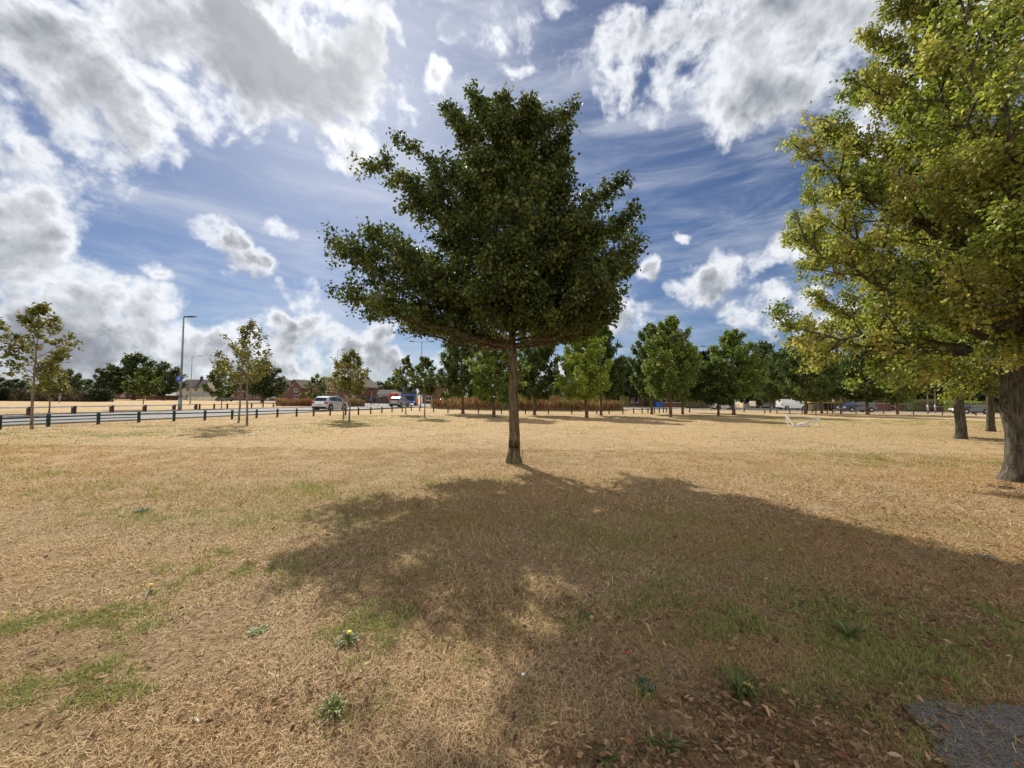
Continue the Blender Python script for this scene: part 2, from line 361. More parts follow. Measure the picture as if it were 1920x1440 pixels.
def asphalt(name, c1, c2, gs=90):
    m = bpy.data.materials.new(name); m.use_nodes = True; n = N(m.node_tree); b = m.node_tree.nodes['Principled BSDF']
    pos = n.new('ShaderNodeNewGeometry').outputs['Position']
    nz = n.noise(pos, gs, 4, .8); nl = n.noise(pos, .35, 5, .65)
    c = n.mix(n.ss(nz, .35, .66), c1, c2); c = n.mix(n.m('MULTIPLY', n.ss(nl, .4, .7), .4), c, tuple(q*.6 for q in c2))
    n.put(b.inputs['Base Color'], c); b.inputs['Roughness'].default_value = .85
    bn = n.new('ShaderNodeBump'); bn.inputs['Strength'].default_value = .5; bn.inputs['Distance'].default_value = .004
    n.put(bn.inputs['Height'], nz); n.put(b.inputs['Normal'], bn.outputs[0])
    return m
M['road'] = asphalt('asphalt_road', (.13, .13, .132), (.2, .2, .205)); M['path'] = asphalt('asphalt_path', (.02, .018, .016), (.22, .20, .18), 110)
def sheet(name, pts, z, mt, kind='structure', jag=0.0, th=0.0):
    """flat polygon, optional ragged edge"""
    P2 = []
    k = len(pts)
    for i in range(k):
        a = Vector(pts[i]); b_ = Vector(pts[(i+1) % k]); L = (b_-a).length; ns = max(1, int(L/.12)) if jag else 1
        for j in range(ns):
            q = a.lerp(b_, j/ns); nn = Vector((-(b_-a).y, (b_-a).x))/max(L, 1e-6)
            if jag: q = q+nn*(float(fbm(np.array(q.x*6.), np.array(q.y*6.)))-.5)*jag
            P2.append((q.x, q.y))
    mb = MB(); n_ = len(P2)
    if th: mb.prism(P2, 'z', z-th, z)
    else: mb.add([(p[0], p[1], z) for p in P2], [tuple(range(n_))])
    return tag(mb.build(name, mt), kind=kind)
def g2(x, y): p = G(x, y); return (p.x, p.y)
near_edge = [(-27.5, -4), (-25.3, 9), (-23.7, 17.8), (-21.6, 27), (-19.9, 38), (-17.4, 48), (-15.5, 60), (-14.8, 75)]
far_edge = [(-14, 100), (-13, 190), (-24, 190), (-27, 150), (-60, 140), (-100, 150), (-100, 128), (-52, 112), (-34, 88), (-27.5, 72), (-28.5, 60), (-31.5, 50), (-34, 40), (-35.5, 27), (-39, 12), (-42, -4)]
sheet('road', near_edge+far_edge, .012, M['road'])
for nm, e in (('kerb', near_edge), ('kerb', [p for p in reversed(far_edge[8:])])):
    mb = MB()
    for a_, b_ in zip(e[:-1], e[1:]): mb.bar((a_[0], a_[1], .035), (b_[0], b_[1], .035), .14, .12)
    tag(mb.build(nm, M['concrete']), kind='structure')
# far street on the right, with its pavement
sheet('street', [(-2, 68), (18, 70), (45, 66.5), (80, 58), (140, 44), (150, 52), (86, 66.5), (47, 77), (18, 81), (-14, 80), (-14, 72)], .012, M['road'])
sheet('pavement', [(-12, 81.5), (18, 82), (47, 78), (86, 67.5), (150, 53), (151, 56), (87, 70.5), (48, 81), (18, 85), (-12, 84)], .10, M['concrete'], th=.12)
sheet('footpath', [(6, 62.6), (20, 63.4), (42, 61), (75, 53), (120, 42), (119.6, 40.2), (74.6, 51.2), (42, 59.2), (20, 61.6), (6, 60.8)], .03, M['concrete'])
# tarmac path at the photographer's feet
sheet('path', [g2(1700, 1336), g2(1745, 1322), g2(1830, 1345), g2(1935, 1330), (3.3, 1.75), (4.2, 1.0), (4.2, .2), (1.5, .2), g2(1800, 1450), g2(1755, 1390)], .022, M['path'], jag=.3)
pathpoly = np.array([g2(1700, 1336), g2(1745, 1322), g2(1830, 1345), g2(1935, 1330), (3.3, 1.75), (4.2, 1.0), (4.2, .2), (1.5, .2), g2(1800, 1450), g2(1755, 1390)])
roadpoly = np.array(near_edge+far_edge)
def inpoly(x, y, poly):
    r = np.zeros(x.shape, bool); j = len(poly)-1
    for i in range(len(poly)):
        xi, yi = poly[i]; xj, yj = poly[j]
        r ^= ((yi > y) != (yj > y)) & (x < (xj-xi)*(y-yi)/(yj-yi+1e-12)+xi); j = i
    return r

# ------------------------------------------------------------------ grass blades (stuff)
def blades(n, y0, y1, margin=.6):
    # sample with density ~1/d so nearer ground is denser
    u = rng.random(n); d = y0*(y1/y0)**u if y1/y0 > 3 else y0+(y1-y0)*np.sqrt(u)
    d = np.sqrt(y0**2+(y1**2-y0**2)*u) if y1/y0 <= 3 else (y0+(y1-y0)*u)
    x = (rng.random(n)*2-1)*(1.36*d+margin); return x, d
Vs, Ts, Qs, Cs = [], [], [], []; off = 0
for (cnt, y0, y1, ln, wd, bent) in ((190000, .9, 2.6, .042, .0015, True), (250000, 2.6, 5.2, .045, .0022, True), (230000, 5.2, 11.5, .05, .0055, False), (170000, 11.5, 34, .045, .012, False)):
    x, y = blades(cnt, y0, y1)
    ok = ~inpoly(x, y, roadpoly)
    jx = (fbm(x*7, y*7, 3)-.5)*.5; inp = inpoly(x+jx, y+jx[::-1]*0+(fbm(x*7+30, y*7, 3)-.5)*.5, pathpoly); ok &= ~(inp & (rng.random(len(x)) > .045))
    gm_ = greenf(x, y); bald = fbm(x*2.2+80, y*2.2+30, 4)
    ok &= (rng.random(len(x)) < np.clip(.25+2.6*(bald-.36)+gm_, .12, 1))
    x = x[ok]; y = y[ok]; gm_ = gm_[ok]; n_ = len(x); z = hgt(x, y)+inp[ok]*.02
    isg = rng.random(n_) < np.clip(gm_*1.0-.05, .02, .62)
    az = rng.random(n_)*6.283+0; flat = np.where(isg, rng.random(n_)*.8+.1, rng.random(n_)*.55+.75)   # lean angle from vertical
    L = ln*(.5+rng.random(n_)*1.1)*np.where(isg, 1.15, 1.0); w_ = wd*(.6+rng.random(n_)*.9)
    L = L*np.where((rng.random(n_) < .03) & ~isg, 1.9, 1)
    D = np.stack([np.cos(az)*np.sin(flat), np.sin(az)*np.sin(flat), np.cos(flat)], -1)
    sa = az+1.571+rng.normal(0, .5, n_); Sd = np.stack([np.cos(sa), np.sin(sa), 0*sa], -1)*w_[:, None]
    B = np.stack([x, y, z-.003], -1)
    t = rng.random(n_); k = fbm(x*.7, y*.7, 3)
    straw = np.stack([.72-.27*t, .565-.23*t, .37-.175*t], -1)*(.82+.36*k)[:, None]
    orange = np.stack([.58-.2*t, .38-.15*t, .19-.08*t], -1); k2 = fbm(x*.28+60, y*.28, 4)[:, None]; k3 = fbm(x*.21+10, y*.33+70, 4)[:, None]
    straw = straw*(1-np.clip((k2-.5)*5, 0, .5))+np.array([.36, .33, .15])*np.clip((k2-.5)*5, 0, .5)
    straw = straw*(1-np.clip((k3-.45)*5, 0, .65))+np.array([.50, .31, .155])*np.clip((k3-.45)*5, 0, .65)
    mo = (rng.random(n_) < .12+.45*(k > .52))[:, None]
    far_o = (y > 5)[:, None] & (rng.random(n_) < .4)[:, None]
    c = np.where(mo | far_o, orange*.6+straw*.4, straw)
    c = np.where((rng.random(n_) < .22)[:, None], np.stack([.20+.12*t, .12+.07*t, .055+.03*t], -1), c)
    grn = np.stack([.17+.16*t, .21+.13*t, .06+.05*t], -1); c = np.where(isg[:, None], grn, c)
    if bent:
        Mid = B+D*(L*.5)[:, None]; D2 = D+np.stack([rng.normal(0, .5, n_), rng.normal(0, .5, n_), -.35-.4*rng.random(n_)], -1)
        Tip = Mid+D2*(L*.5)[:, None]; Tip[:, 2] = np.maximum(Tip[:, 2], z+.004)
        vv = np.stack([B-Sd, B+Sd, Mid+Sd*.9, Mid-Sd*.9, Tip], 1).reshape(-1, 3); kk = 5
        i0 = off+np.arange(n_)*5; Qs.append(np.stack([i0, i0+1, i0+2, i0+3], -1)); Ts.append(np.stack([i0+3, i0+2, i0+4], -1))
    else:
        vv = np.stack([B-Sd, B+Sd, B+D*L[:, None]], 1).reshape(-1, 3); kk = 3
        i0 = off+np.arange(n_)*3; Ts.append(np.stack([i0, i0+1, i0+2], -1))
    Vs.append(vv); Cs.append(np.repeat(c, kk, 0)); off += len(vv)
gme = npmesh('dry_grass', np.concatenate(Vs), [np.concatenate(Qs), np.concatenate(Ts)], np.concatenate(Cs))
tag(link('dry_grass', gme, M['grass']), 'short sun-bleached lawn grass with scattered green blades', 'grass', kind='stuff')

# fallen leaves (stuff): curled brown leaves
def dryleaves(name, xs, ys, size, cols, label, zo=.012):
    n_ = len(xs); az = rng.random(n_)*6.283; z = hgt(xs, ys)+zo+rng.random(n_)*.02
    D = np.stack([np.cos(az), np.sin(az), rng.normal(0, .3, n_)], -1); Sd = np.stack([-np.sin(az), np.cos(az), rng.normal(0, .45, n_)], -1)
    L = size*(.4+rng.random(n_)*1.1); w_ = L*(.07+.17*rng.random(n_)); c0 = np.stack([xs, ys, z], -1)
    U = np.array([0, 0, 1.0])
    pts = []
    for a_, ww, cu_ in ((-.5, .05, .25), (-.15, 1, 0), (.2, .9, 0), (.5, .05, .3)):
        for sd in (-1, 0, 1):
            pts.append(c0+D*(L*a_)[:, None]+Sd*(w_*ww*sd)[:, None]+U*((abs(sd)*.7*w_*ww)+cu_*L*rng.random(n_)*.6)[:, None])
    vv = np.stack(pts, 1).reshape(-1, 3); i0 = np.arange(n_)*12; q = []
    for r_ in range(3):
        for s_ in range(2): q.append(np.stack([i0+r_*3+s_, i0+r_*3+s_+1, i0+r_*3+s_+4, i0+r_*3+s_+3], -1))
    cc = np.array(cols)[rng.integers(0, len(cols), n_)]*(.6+.7*rng.random(n_))[:, None]
    return tag(link(name, npmesh(name, vv, q and [np.concatenate(q)], np.repeat(cc, 12, 0), True), M['dry']), label, 'leaves', kind='stuff')
LC = [(.22, .13, .07), (.28, .18, .10), (.15, .09, .05), (.42, .30, .18), (.24, .11, .055), (.12, .07, .04), (.30, .19, .11), (.2, .12, .07)]
xs, ys = [], []
def gauss_leaves(px, py, rx, ry, n_):
    c = G(px, py); a_ = abs(G(px+rx, py).x-c.x); b_ = abs(G(px, py-ry).y-G(px, py+ry).y)/2
    xs.append(c.x+rng.normal(0, a_*.6, n_)); ys.append(c.y+rng.normal(0, b_*.6, n_))
for q in ((963, 878, 70, 8, 260), (1895, 915, 90, 12, 300), (1820, 1360, 160, 60, 160), (1390, 1330, 130, 50, 420), (1560, 1420, 260, 60, 450), (1200, 1420, 260, 50, 500), (1150, 1180, 260, 70, 260), (1650, 1130, 300, 80, 500), (1800, 1200, 200, 90, 400),
          (640, 1290, 120, 60, 130), (420, 1330, 300, 60, 120), (100, 1250, 160, 40, 90), (1000, 1150, 250, 60, 200), (1750, 1000, 300, 80, 2200), (1700, 930, 350, 50, 2600), (1600, 1330, 250, 60, 300)): gauss_leaves(*q)
x, y = blades(5200, 1.0, 11); xs.append(x); ys.append(y)
xs = np.concatenate(xs); ys = np.concatenate(ys); ok = (ys > .7) & (~inpoly(xs, ys, pathpoly) | (rng.random(len(xs)) < .35)); xs = xs[ok]; ys = ys[ok]
dryleaves('fallen_leaves', xs, ys, .032, LC, 'curled brown fallen leaves scattered over the dry lawn')

# ------------------------------------------------------------------ trees
def nrm(a): return a/np.maximum(np.linalg.norm(a, axis=-1, keepdims=True), 1e-9)
def tube_np(pts, rad, k=7):
    pts = np.asarray(pts); n_ = len(pts); T = nrm(np.gradient(pts, axis=0)); ref = np.where(np.abs(T[:, 2:3]) > .9, [[1., 0, 0]], [[0, 0, 1.]])
    A = nrm(np.cross(T, ref)); 
    for i in range(1, n_):
        if (A[i]*A[i-1]).sum() < 0: A[i] *= -1
    Bv = np.cross(T, A); an = np.arange(k)*2*math.pi/k
    ring = pts[:, None]+np.asarray(rad)[:, None, None]*(np.cos(an)[None, :, None]*A[:, None]+np.sin(an)[None, :, None]*Bv[:, None])
    r_, c_ = np.meshgrid(np.arange(n_-1), np.arange(k), indexing='ij'); a_ = (r_*k+c_).ravel(); b_ = (r_*k+(c_+1) % k).ravel()
    return ring.reshape(-1, 3), np.stack([a_, b_, b_+k, a_+k], -1)
def gentree(name, seed, H, tr, z0, env, nprim, nsec, nter, nleaf, leaf, pal, rise=(.25, .9), trunkpts=None, top=.96, droop=.3, twl=.45, lw=.32, spread=.05, tips=None, colvar=.25, skirt=None, flare=1.6, gap=0.0, flat=.35, zpow=.92, skr=.0):
    """env(azimuth, z)->crown radius. returns trunk mesh, crown mesh (local coordinates, base at origin)"""
    rg = np.random.default_rng(seed); Vt, Ft, o = [], [], 0
    def addt(p, r_, k=7):
        nonlocal o
        v_, f_ = tube_np(p, r_, k); Vt.append(v_); Ft.append(f_+o); o += len(v_)
    tz = np.linspace(0, H*top, 26); wob = np.stack([np.cumsum(rg.normal(0, .012*H/8, 26)), np.cumsum(rg.normal(0, .012*H/8, 26))], -1); wob -= wob[0]
    tp = np.concatenate([wob, tz[:, None]], -1)
    if trunkpts is not None:
        q = np.array(trunkpts); tp[:, 0] += np.interp(tz, q[:, 2], q[:, 0]); tp[:, 1] += np.interp(tz, q[:, 2], q[:, 1])
    trd = tr*np.clip(1-(tz/(H*top))**1.1, .04, 1)*.9+tr*.06; 
    tzz = np.concatenate([[-.1, .06, .18, .4], tz[1:]]); tpp = np.stack([np.interp(tzz, tz, tp[:, 0]), np.interp(tzz, tz, tp[:, 1]), tzz], -1)
    rr = np.interp(tzz, tz, trd); rr *= 1+(flare-1)*np.exp(-np.maximum(tzz, 0)/.13)*.6+.12*(flare-1)*np.exp(-np.maximum(tzz, 0)/.6)
    v_, f_ = tube_np(tpp, rr, 18)
    ang = np.arctan2(v_[:, 1]-np.interp(v_[:, 2], tz, tp[:, 0])*0, v_[:, 0]); k_ = np.exp(-np.maximum(v_[:, 2], 0)/.25)
    lob = 1+(.10*np.sin(ang*5+seed)+.06*np.sin(ang*9+1))*k_*(flare-1)
    v_[:, :2] = v_[:, :2]*lob[:, None] if trunkpts is None else v_[:, :2]
    Vt.append(v_); Ft.append(f_); o = len(v_)
    P0, P1, P2, W_ = [], [], [], []   # primaries bezier
    specs = []
    if tips is not None:
        for (x_, y_, z_) in tips: specs.append((np.array([x_, y_, z_]), None))
    for i in range(nprim):
        t = (i+.5)/nprim; zt = z0+(H-z0)*(t**zpow); az = i*2.39996+rg.normal(0, .25)
        Rr = env(az, zt)*(.80+.28*rg.random()); specs.append((np.array([math.cos(az)*Rr, math.sin(az)*Rr, zt+rg.normal(0, .02)*H]), None))
    sec = []; leafseg = []
    for tip, _ in specs:
        hr = math.hypot(tip[0], tip[1]); tz_ = (tip[2]-z0)/(H-z0)
        zs = max(z0*.92, min(tip[2]-hr*(rise[0]+(rise[1]-rise[0])*np.clip(tz_, 0, 1)), H*.93))
        st = np.array([np.interp(zs, tz, tp[:, 0]), np.interp(zs, tz, tp[:, 1]), zs])
        mid = st*.45+tip*.55; mid[2] = st[2]+(tip[2]-st[2])*.38+rg.normal(0, .04)*hr; mid[:2] += rg.normal(0, .07, 2)*hr
        tt = np.linspace(0, 1, 12)[:, None]; c_ = (1-tt)**2*st+2*tt*(1-tt)*mid+tt**2*tip
        c_[1:-1] += rg.normal(0, .012*hr, (10, 3))
        L = np.linalg.norm(tip-st); rb = min(np.interp(zs, tz, trd)*.55, .008+.011*L*(tr/.12)**.5)
        addt(c_, rb*np.linspace(1, .12, 12), 6)
        for j in range(nsec):
            u = .18+.82*(j+rg.random()*.8)/nsec; u = min(u, .995); k1 = u*11; i1 = min(int(k1), 10); p = c_[i1]+(c_[i1+1]-c_[i1])*(k1-i1); T = nrm(c_[i1+1]-c_[i1])
            sd = 1 if j % 2 else -1; side = nrm(np.cross(T, [0, 0, 1.])+1e-6)*sd; up = np.array([0, 0, 1.])
            dr = nrm(T*(.55+.5*rg.random())+side*(.75*(.6+.5*rg.random()))+up*rg.normal(.05+.25*(u > .6), flat)+rg.normal(0, .15, 3))
            l_ = L*twl*(1.05-.68*u)*(.6+.6*rg.random())
            l_ = min(l_, env(math.atan2(p[1], p[0]), p[2])*.8)
            for _ in range(6):
                e_ = p+dr*l_
                if math.hypot(e_[0], e_[1]) > env(math.atan2(e_[1], e_[0]), min(e_[2], H-.1))*(1.12 if tips is None else 1.24): l_ *= .75
                else: break
            q0, q1 = p, p+dr*l_; qm = (q0+q1)/2+np.array([0, 0, -.04*l_]); cc = np.stack([q0, (q0+qm)/2*1.0, qm, (qm+q1)/2, q1])
            addt(cc, rb*.38*np.linspace(1, .2, 5), 4); sec.append((cc, l_, dr))
        sec.append((c_[5:][::1][[0, 2, 3, 5, 6]], L*.5, nrm(c_[-1]-c_[-3])))
    TS, TE, TB = [], [], []
    for si, (cc, l_, dr) in enumerate(sec):
        for j in range(nter):
            u = .1+.9*rg.random()**.8; k1 = u*4; i1 = min(int(k1), 3); p = cc[i1]+(cc[i1+1]-cc[i1])*(k1-i1)
            d_ = nrm(dr*.7+rg.normal(0, .55, 3)+np.array([0, 0, .12])); ll = (.14+.22*rg.random())*(.5+l_*.55)
            TS.append(p); TE.append(p+d_*ll); TB.append(si)
    TS = np.array(TS); TE = np.array(TE); TB = np.array(TB)
    if skr > 0:
        kp = np.minimum(TS[:, 2], TE[:, 2]) > skirt+skr*np.hypot(TE[:, 0], TE[:, 1]); TS, TE, TB = TS[kp], TE[kp], TB[kp]
    # twig prisms
    r_ = tr*.018+.0015; T = nrm(TE-TS); A = nrm(np.cross(T, rg.normal(0, 1, T.shape))); Bv = np.cross(T, A); nn = len(TS)
    ring = []
    for e, rad in ((TS, r_), (TE, r_*.4)):
        for a_ in (0, 2.094, 4.189): ring.append(e+rad*(math.cos(a_)*A+math.sin(a_)*Bv))
    tv = np.stack(ring, 1).reshape(-1, 3); i0 = o+np.arange(nn)*6
    Vt.append(tv); Ft += [np.stack([i0+a_, i0+(a_+1) % 3, i0+3+(a_+1) % 3, i0+3+a_], -1) for a_ in range(3)]
    tmesh = npmesh(name+'_trunk', np.concatenate(Vt), [np.concatenate(Ft)], None, True)
    # leaves
    wgt = np.linalg.norm(TE-TS, axis=1); 
    if gap > 0:
        brg = rg.random(len(sec)); wgt = wgt*np.where(brg[TB] < gap, .08, 1)
    wgt /= wgt.sum()
    ix = rg.choice(nn, nleaf, p=wgt); u = rg.random(nleaf)**.7; p = TS[ix]+(TE-TS)[ix]*u[:, None]+rg.normal(0, spread, (nleaf, 3))
    if skirt is not None: keep = p[:, 2] > skirt-(.22 if skr > 0 else 0)+.6*skr*np.hypot(p[:, 0], p[:, 1])*(.4+1.2*fbm(p[:, 0]*1.3+seed, p[:, 1]*1.3, 2)); p = p[keep]; ix = ix[keep]; u = u[keep]
    nl = len(p); D = nrm(T[ix]*.6+rg.normal(0, .6, (nl, 3))+np.array([0, 0, -droop])); Nn = nrm(rg.normal(0, .7, (nl, 3))+np.array([0, 0, .8]))
    Sd = nrm(np.cross(D, Nn)); Nn = np.cross(Sd, D); L = leaf*(.6+.7*rg.random(nl))
    b0 = p; t0 = p+D*L[:, None]-Nn*(L*.18)[:, None]; mm = p+D*(L*.45)[:, None]+Nn*(L*.10)[:, None]
    vv = np.stack([b0, mm+Sd*(L*lw)[:, None], t0, mm-Sd*(L*lw)[:, None]], 1).reshape(-1, 3); i0 = np.arange(nl)*4
    pal = np.array(pal); a_ = rg.random(nl); brc = rg.random(len(sec))[TB[ix]]; k = np.clip(a_*.6+brc*.6-.1, 0, .9999)*(len(pal)-1); ki = k.astype(int); kf = (k-ki)[:, None]
    cl = pal[ki]*(1-kf)+pal[np.minimum(ki+1, len(pal)-1)]*kf; cl = cl*(1-colvar+2*colvar*rg.random(nl))[:, None]
    cmesh = npmesh(name+'_crown', vv, [np.stack([i0, i0+1, i0+2], -1), np.stack([i0, i0+2, i0+3], -1)], np.repeat(cl, 4, 0))
    return tmesh, cmesh
def plant(name, meshes, loc, bark, label, cat='tree', group=None, rz=0.0, sc=(1, 1, 1), leafm='leaf'):
    e = empty(name, loc, rz, label, cat, group); e.scale = sc
    if name == 'park_tree': e.rotation_euler = (rng.normal(0, .025), rng.normal(0, .025), rz)
    link('trunk', meshes[0], M[bark], e); link('crown', meshes[1], M[leafm], e)
    return e
def prof(pts, asym=None, lob=.0, ph=0.0):
    z_, r_ = np.array(pts).T
    def f(az, z):
        k = 1+lob*math.sin(3*az+ph+z)+lob*.6*math.sin(5*az+1.7*z)
        return float(np.interp(z, z_, r_))*k
    return f

# --- the lone tree in the middle
cb = G(963, 868); D0 = cb.y
def rel(x, y, dy=0.0):
    p = P(x, y, D0+dy); return (p.x-cb.x, dy, p.z)
tips = [rel(622, 450, .1), rel(640, 472, -.3), rel(650, 560, .4), rel(690, 308, .0), rel(742, 258, .3), rel(722, 300, -.5), rel(832, 196, .2), rel(885, 178, -.2), rel(943, 184, .2), rel(1076, 205, .1), rel(1060, 250, -.5), rel(1172, 342, -.4),
        rel(1186, 400, -.8), rel(1180, 470, -.8), rel(1172, 505, -.9), rel(1150, 556, -.3), rel(1145, 590, -.6), rel(1110, 600, .2), rel(700, 575, -.8), rel(770, 600, -1.3), rel(1040, 602, -1.2), rel(860, 612, 1.0), rel(680, 470, .8), rel(695, 440, -.3), rel(1165, 430, .2), rel(990, 220, .5), rel(850, 220, -.6)]
env0 = prof([(2.6, 1.4), (3.0, 2.6), (3.5, 3.1), (4.3, 3.4), (5.0, 3.3), (5.5, 2.7), (6.0, 2.3), (6.7, 1.95), (7.3, 1.5), (7.9, 1.1), (8.4, .7), (8.9, .3)], lob=.06)
env = lambda az, z: env0(az, z)*(1-.24*max(0, -math.sin(az)))*(1-.28*max(0, math.sin(az))*(z > 4.4))*(1-.12*max(0, math.cos(az)))*(1-.30*max(0, math.cos(az-.9))*(z > 3.8))*.97
GREENP = [(.028, .048, .011), (.045, .07, .016), (.065, .095, .022), (.12, .15, .035), (.20, .215, .055)]
ms = gentree('lone_tree', 11, 8.25, .135, 2.95, env, 70, 14, 8, 145000, .084, GREENP, rise=(.25, .75), trunkpts=[(0, 0, 0), (-.05, 0, 2), (-.11, 0, 4), (-.15, 0, 9)], tips=tips, droop=.45, twl=.36, skirt=2.82, gap=.07, spread=.07, lw=.38, flare=2.0, zpow=1.25, flat=.24, skr=.13)
plant('lone_tree', ms, cb, 'bark', 'lone dark broadleaf tree with a wide spreading crown in the middle of the lawn', leafm='leaf_dark')

# --- large tree on the right edge
bb = G(1914, 903)
YG = [(.08, .12, .025), (.14, .19, .04), (.23, .28, .06), (.34, .37, .085), (.44, .42, .13), (.46, .35, .17)]
envb = prof([(1.4, 2.2), (2.0, 3.0), (3.0, 3.5), (4.0, 4.1), (4.7, 4.0), (6.0, 3.9), (6.8, 3.8), (7.6, 3.2), (9.0, 2.7), (10.5, 2.0), (11.5, 1.2), (12.2, .3)], lob=.09, ph=2)
ms = gentree('broad_tree', 23, 12.2, .205, 2.6, envb, 84, 15, 7, 240000, .078, YG, rise=(.55, 1.0), droop=.6, twl=.36, spread=.07, lw=.36, flare=1.9, gap=.26, skirt=1.5, flat=.6)
plant('broad_tree', ms, bb, 'bark_big', 'large yellowing tree whose thick grey trunk stands at the right edge of the photo')

# --- prototypes for the park rows
DG = [(.035, .06, .017), (.055, .09, .024), (.085, .13, .034), (.13, .18, .05), (.19, .23, .065)]
LG = [(.12, .18, .03), (.18, .26, .04), (.26, .34, .055), (.34, .41, .08), (.42, .42, .10)]
def proto(nm, seed, prof_, pal, nl=21000, leaf=.22, tr=.16, H=9, z0=2.0, gap=0.04, npr=44):
    return gentree(nm, seed, H, tr, z0, prof_, npr, 9, 5, nl, leaf, pal, rise=(.3, 1.0), droop=.25, twl=.36, spread=.10, lw=.38, flare=1.5, gap=gap, skirt=z0*.72, flat=.5)
pA = prof([(1.7, 1.2), (2.4, 2.4), (3.5, 2.7), (5, 2.4), (6.5, 2.0), (8, 1.2), (9, .3)], lob=.10)
pB = prof([(1.7, 1.0), (2.6, 2.2), (4, 2.5), (5.5, 2.5), (7, 2.0), (8.3, 1.0), (9, .3)], lob=.13, ph=1)
pC = prof([(1.7, 1.6), (2.6, 3.0), (4, 3.4), (5.5, 3.4), (7, 2.8), (8.3, 1.6), (9, .4)], lob=.12, ph=2)
PD1 = proto('park_tree_a', 31, pA, DG); PD2 = proto('park_tree_b', 32, pB, DG); PD3 = proto('park_tree_c', 33, pC, DG, 19000)
PL1 = proto('park_tree_d', 34, pA, LG); PM = proto('park_tree_e', 35, pB, [(.06, .10, .02), (.10, .15, .03), (.15, .21, .045), (.21, .27, .06), (.27, .30, .08)], 17000)
PFAR = gentree('far_tree', 41, 9, .25, 1.6, pC, 30, 8, 4, 9000, .36, [(.035, .05, .018), (.05, .07, .025), (.07, .095, .032), (.10, .13, .045)], rise=(.3, 1.0), twl=.36, spread=.2, lw=.42, skirt=.5, gap=.12)
conif = prof([(.6, 1.8), (2, 1.7), (5, 1.2), (8, .4), (9, .1)], lob=.1)
PCON = gentree('conifer', 42, 9, .15, .6, conif, 40, 6, 4, 8000, .30, [(.012, .022, .010), (.02, .035, .014), (.03, .045, .02)], rise=(-.1, .3), twl=.3, spread=.1, lw=.2, skirt=.2)
def tree_at(protom, x, basey, topy, wscale, label, name='park_tree', group='mature trees in rows across the green', bark='bark_far', rz=None, H=9.0, lm='leaf_far', Y=None, cat='tree'):
    p = G(x, basey) if Y is None else GX(x, Y)
    top = P(x, topy, p.y).z; s = top/H; ws = s*wscale
    return plant(name, protom, p, bark, label, cat, group, rz=rng.random()*6.28 if rz is None else rz, sc=(ws, ws, s), leafm=lm)
T = tree_at
T(PD1, 868, 775.5, 615, 1.0, 'dark green park tree at the left end of the row before the weeds')
T(PM, 926, 782.5, 625, 1.15, 'mid green park tree just left of the lone trunk')
T(PD2, 1002, 778.5, 612, .95, 'dark park tree just right of the lone tree trunk')
T(PL1, 1100, 783, 600, .98, 'bright light green park tree standing before the red weeds')
T(PD1, 1127, 779, 612, .85, 'dark park tree half hidden behind the bright light green tree')
T(PD2, 1222, 777, 607, .82, 'dark park tree just left of the tallest one')
T(PM, 1257, 782, 597, .92, 'tallest mid green park tree with a pointed top and low crown')
T(PD1, 1280, 777, 640, .95, 'park tree whose trunk stands just right of the tallest tree')
T(PD3, 1293, 773.5, 655, .62, 'short dark park tree behind the tallest tree, with thin trunk')
T(PM, 1376, 778, 621, 1.1, 'round-topped park tree in front of the silver hatchback bonnet')
T(PD2, 1347, 779.5, 672, 1.15, 'low park tree in front of the silver hatchback tail')
T(PD3, 1444, 774, 668, .62, 'slim park tree with thin trunk just left of the white van')
T(PD3, 1510, 777, 626, .95, 'broad dark park tree covering the front of the white van')
T(PD1, 1541, 775.5, 655, .95, 'park tree with trunk in front of the yellow-roofed shelter')
T(PD2, 1627, 777, 640, 1.2, 'park tree with trunk right behind the tail of the navy people carrier')
T(PD3, 1683, 777, 655, .9, 'park tree with trunk between the brick wall and the small silver car')
# right side pair with pale trunks
envr = prof([(1.7, 2.2), (2.6, 3.4), (4, 4.0), (6, 4.0), (8, 3.2), (10, 1.6), (11, .4)], lob=.1, ph=1.3)
PR = gentree('row_tree', 51, 11, .175, 2.6, envr, 46, 11, 6, 42000, .13, [(.05, .07, .015), (.085, .11, .022), (.13, .16, .035), (.2, .21, .055), (.28, .24, .07)], rise=(.2, .8), droop=.5, twl=.34, spread=.1, lw=.36, flare=1.5, gap=.06, skirt=1.7)
plant('row_tree', PR, G(1802, 823), 'bark_big', 'tree with straight pale trunk left of the thick trunk at the edge', rz=1.0, sc=(1, 1, .95), group='trees along the right side')
plant('row_tree', PR, G(1858, 809), 'bark_big', 'darker-trunked tree between the pale trunk and the thick edge trunk', rz=3.0, sc=(.95, .95, .95), group='trees along the right side')
plant('row_tree', PR, Vector((23.5, 15.0, 0)), 'bark_big', 'leafy tree behind the thick edge trunk, only its foliage in the photo', rz=4.4, sc=(1, 1, 1), group='trees along the right side')

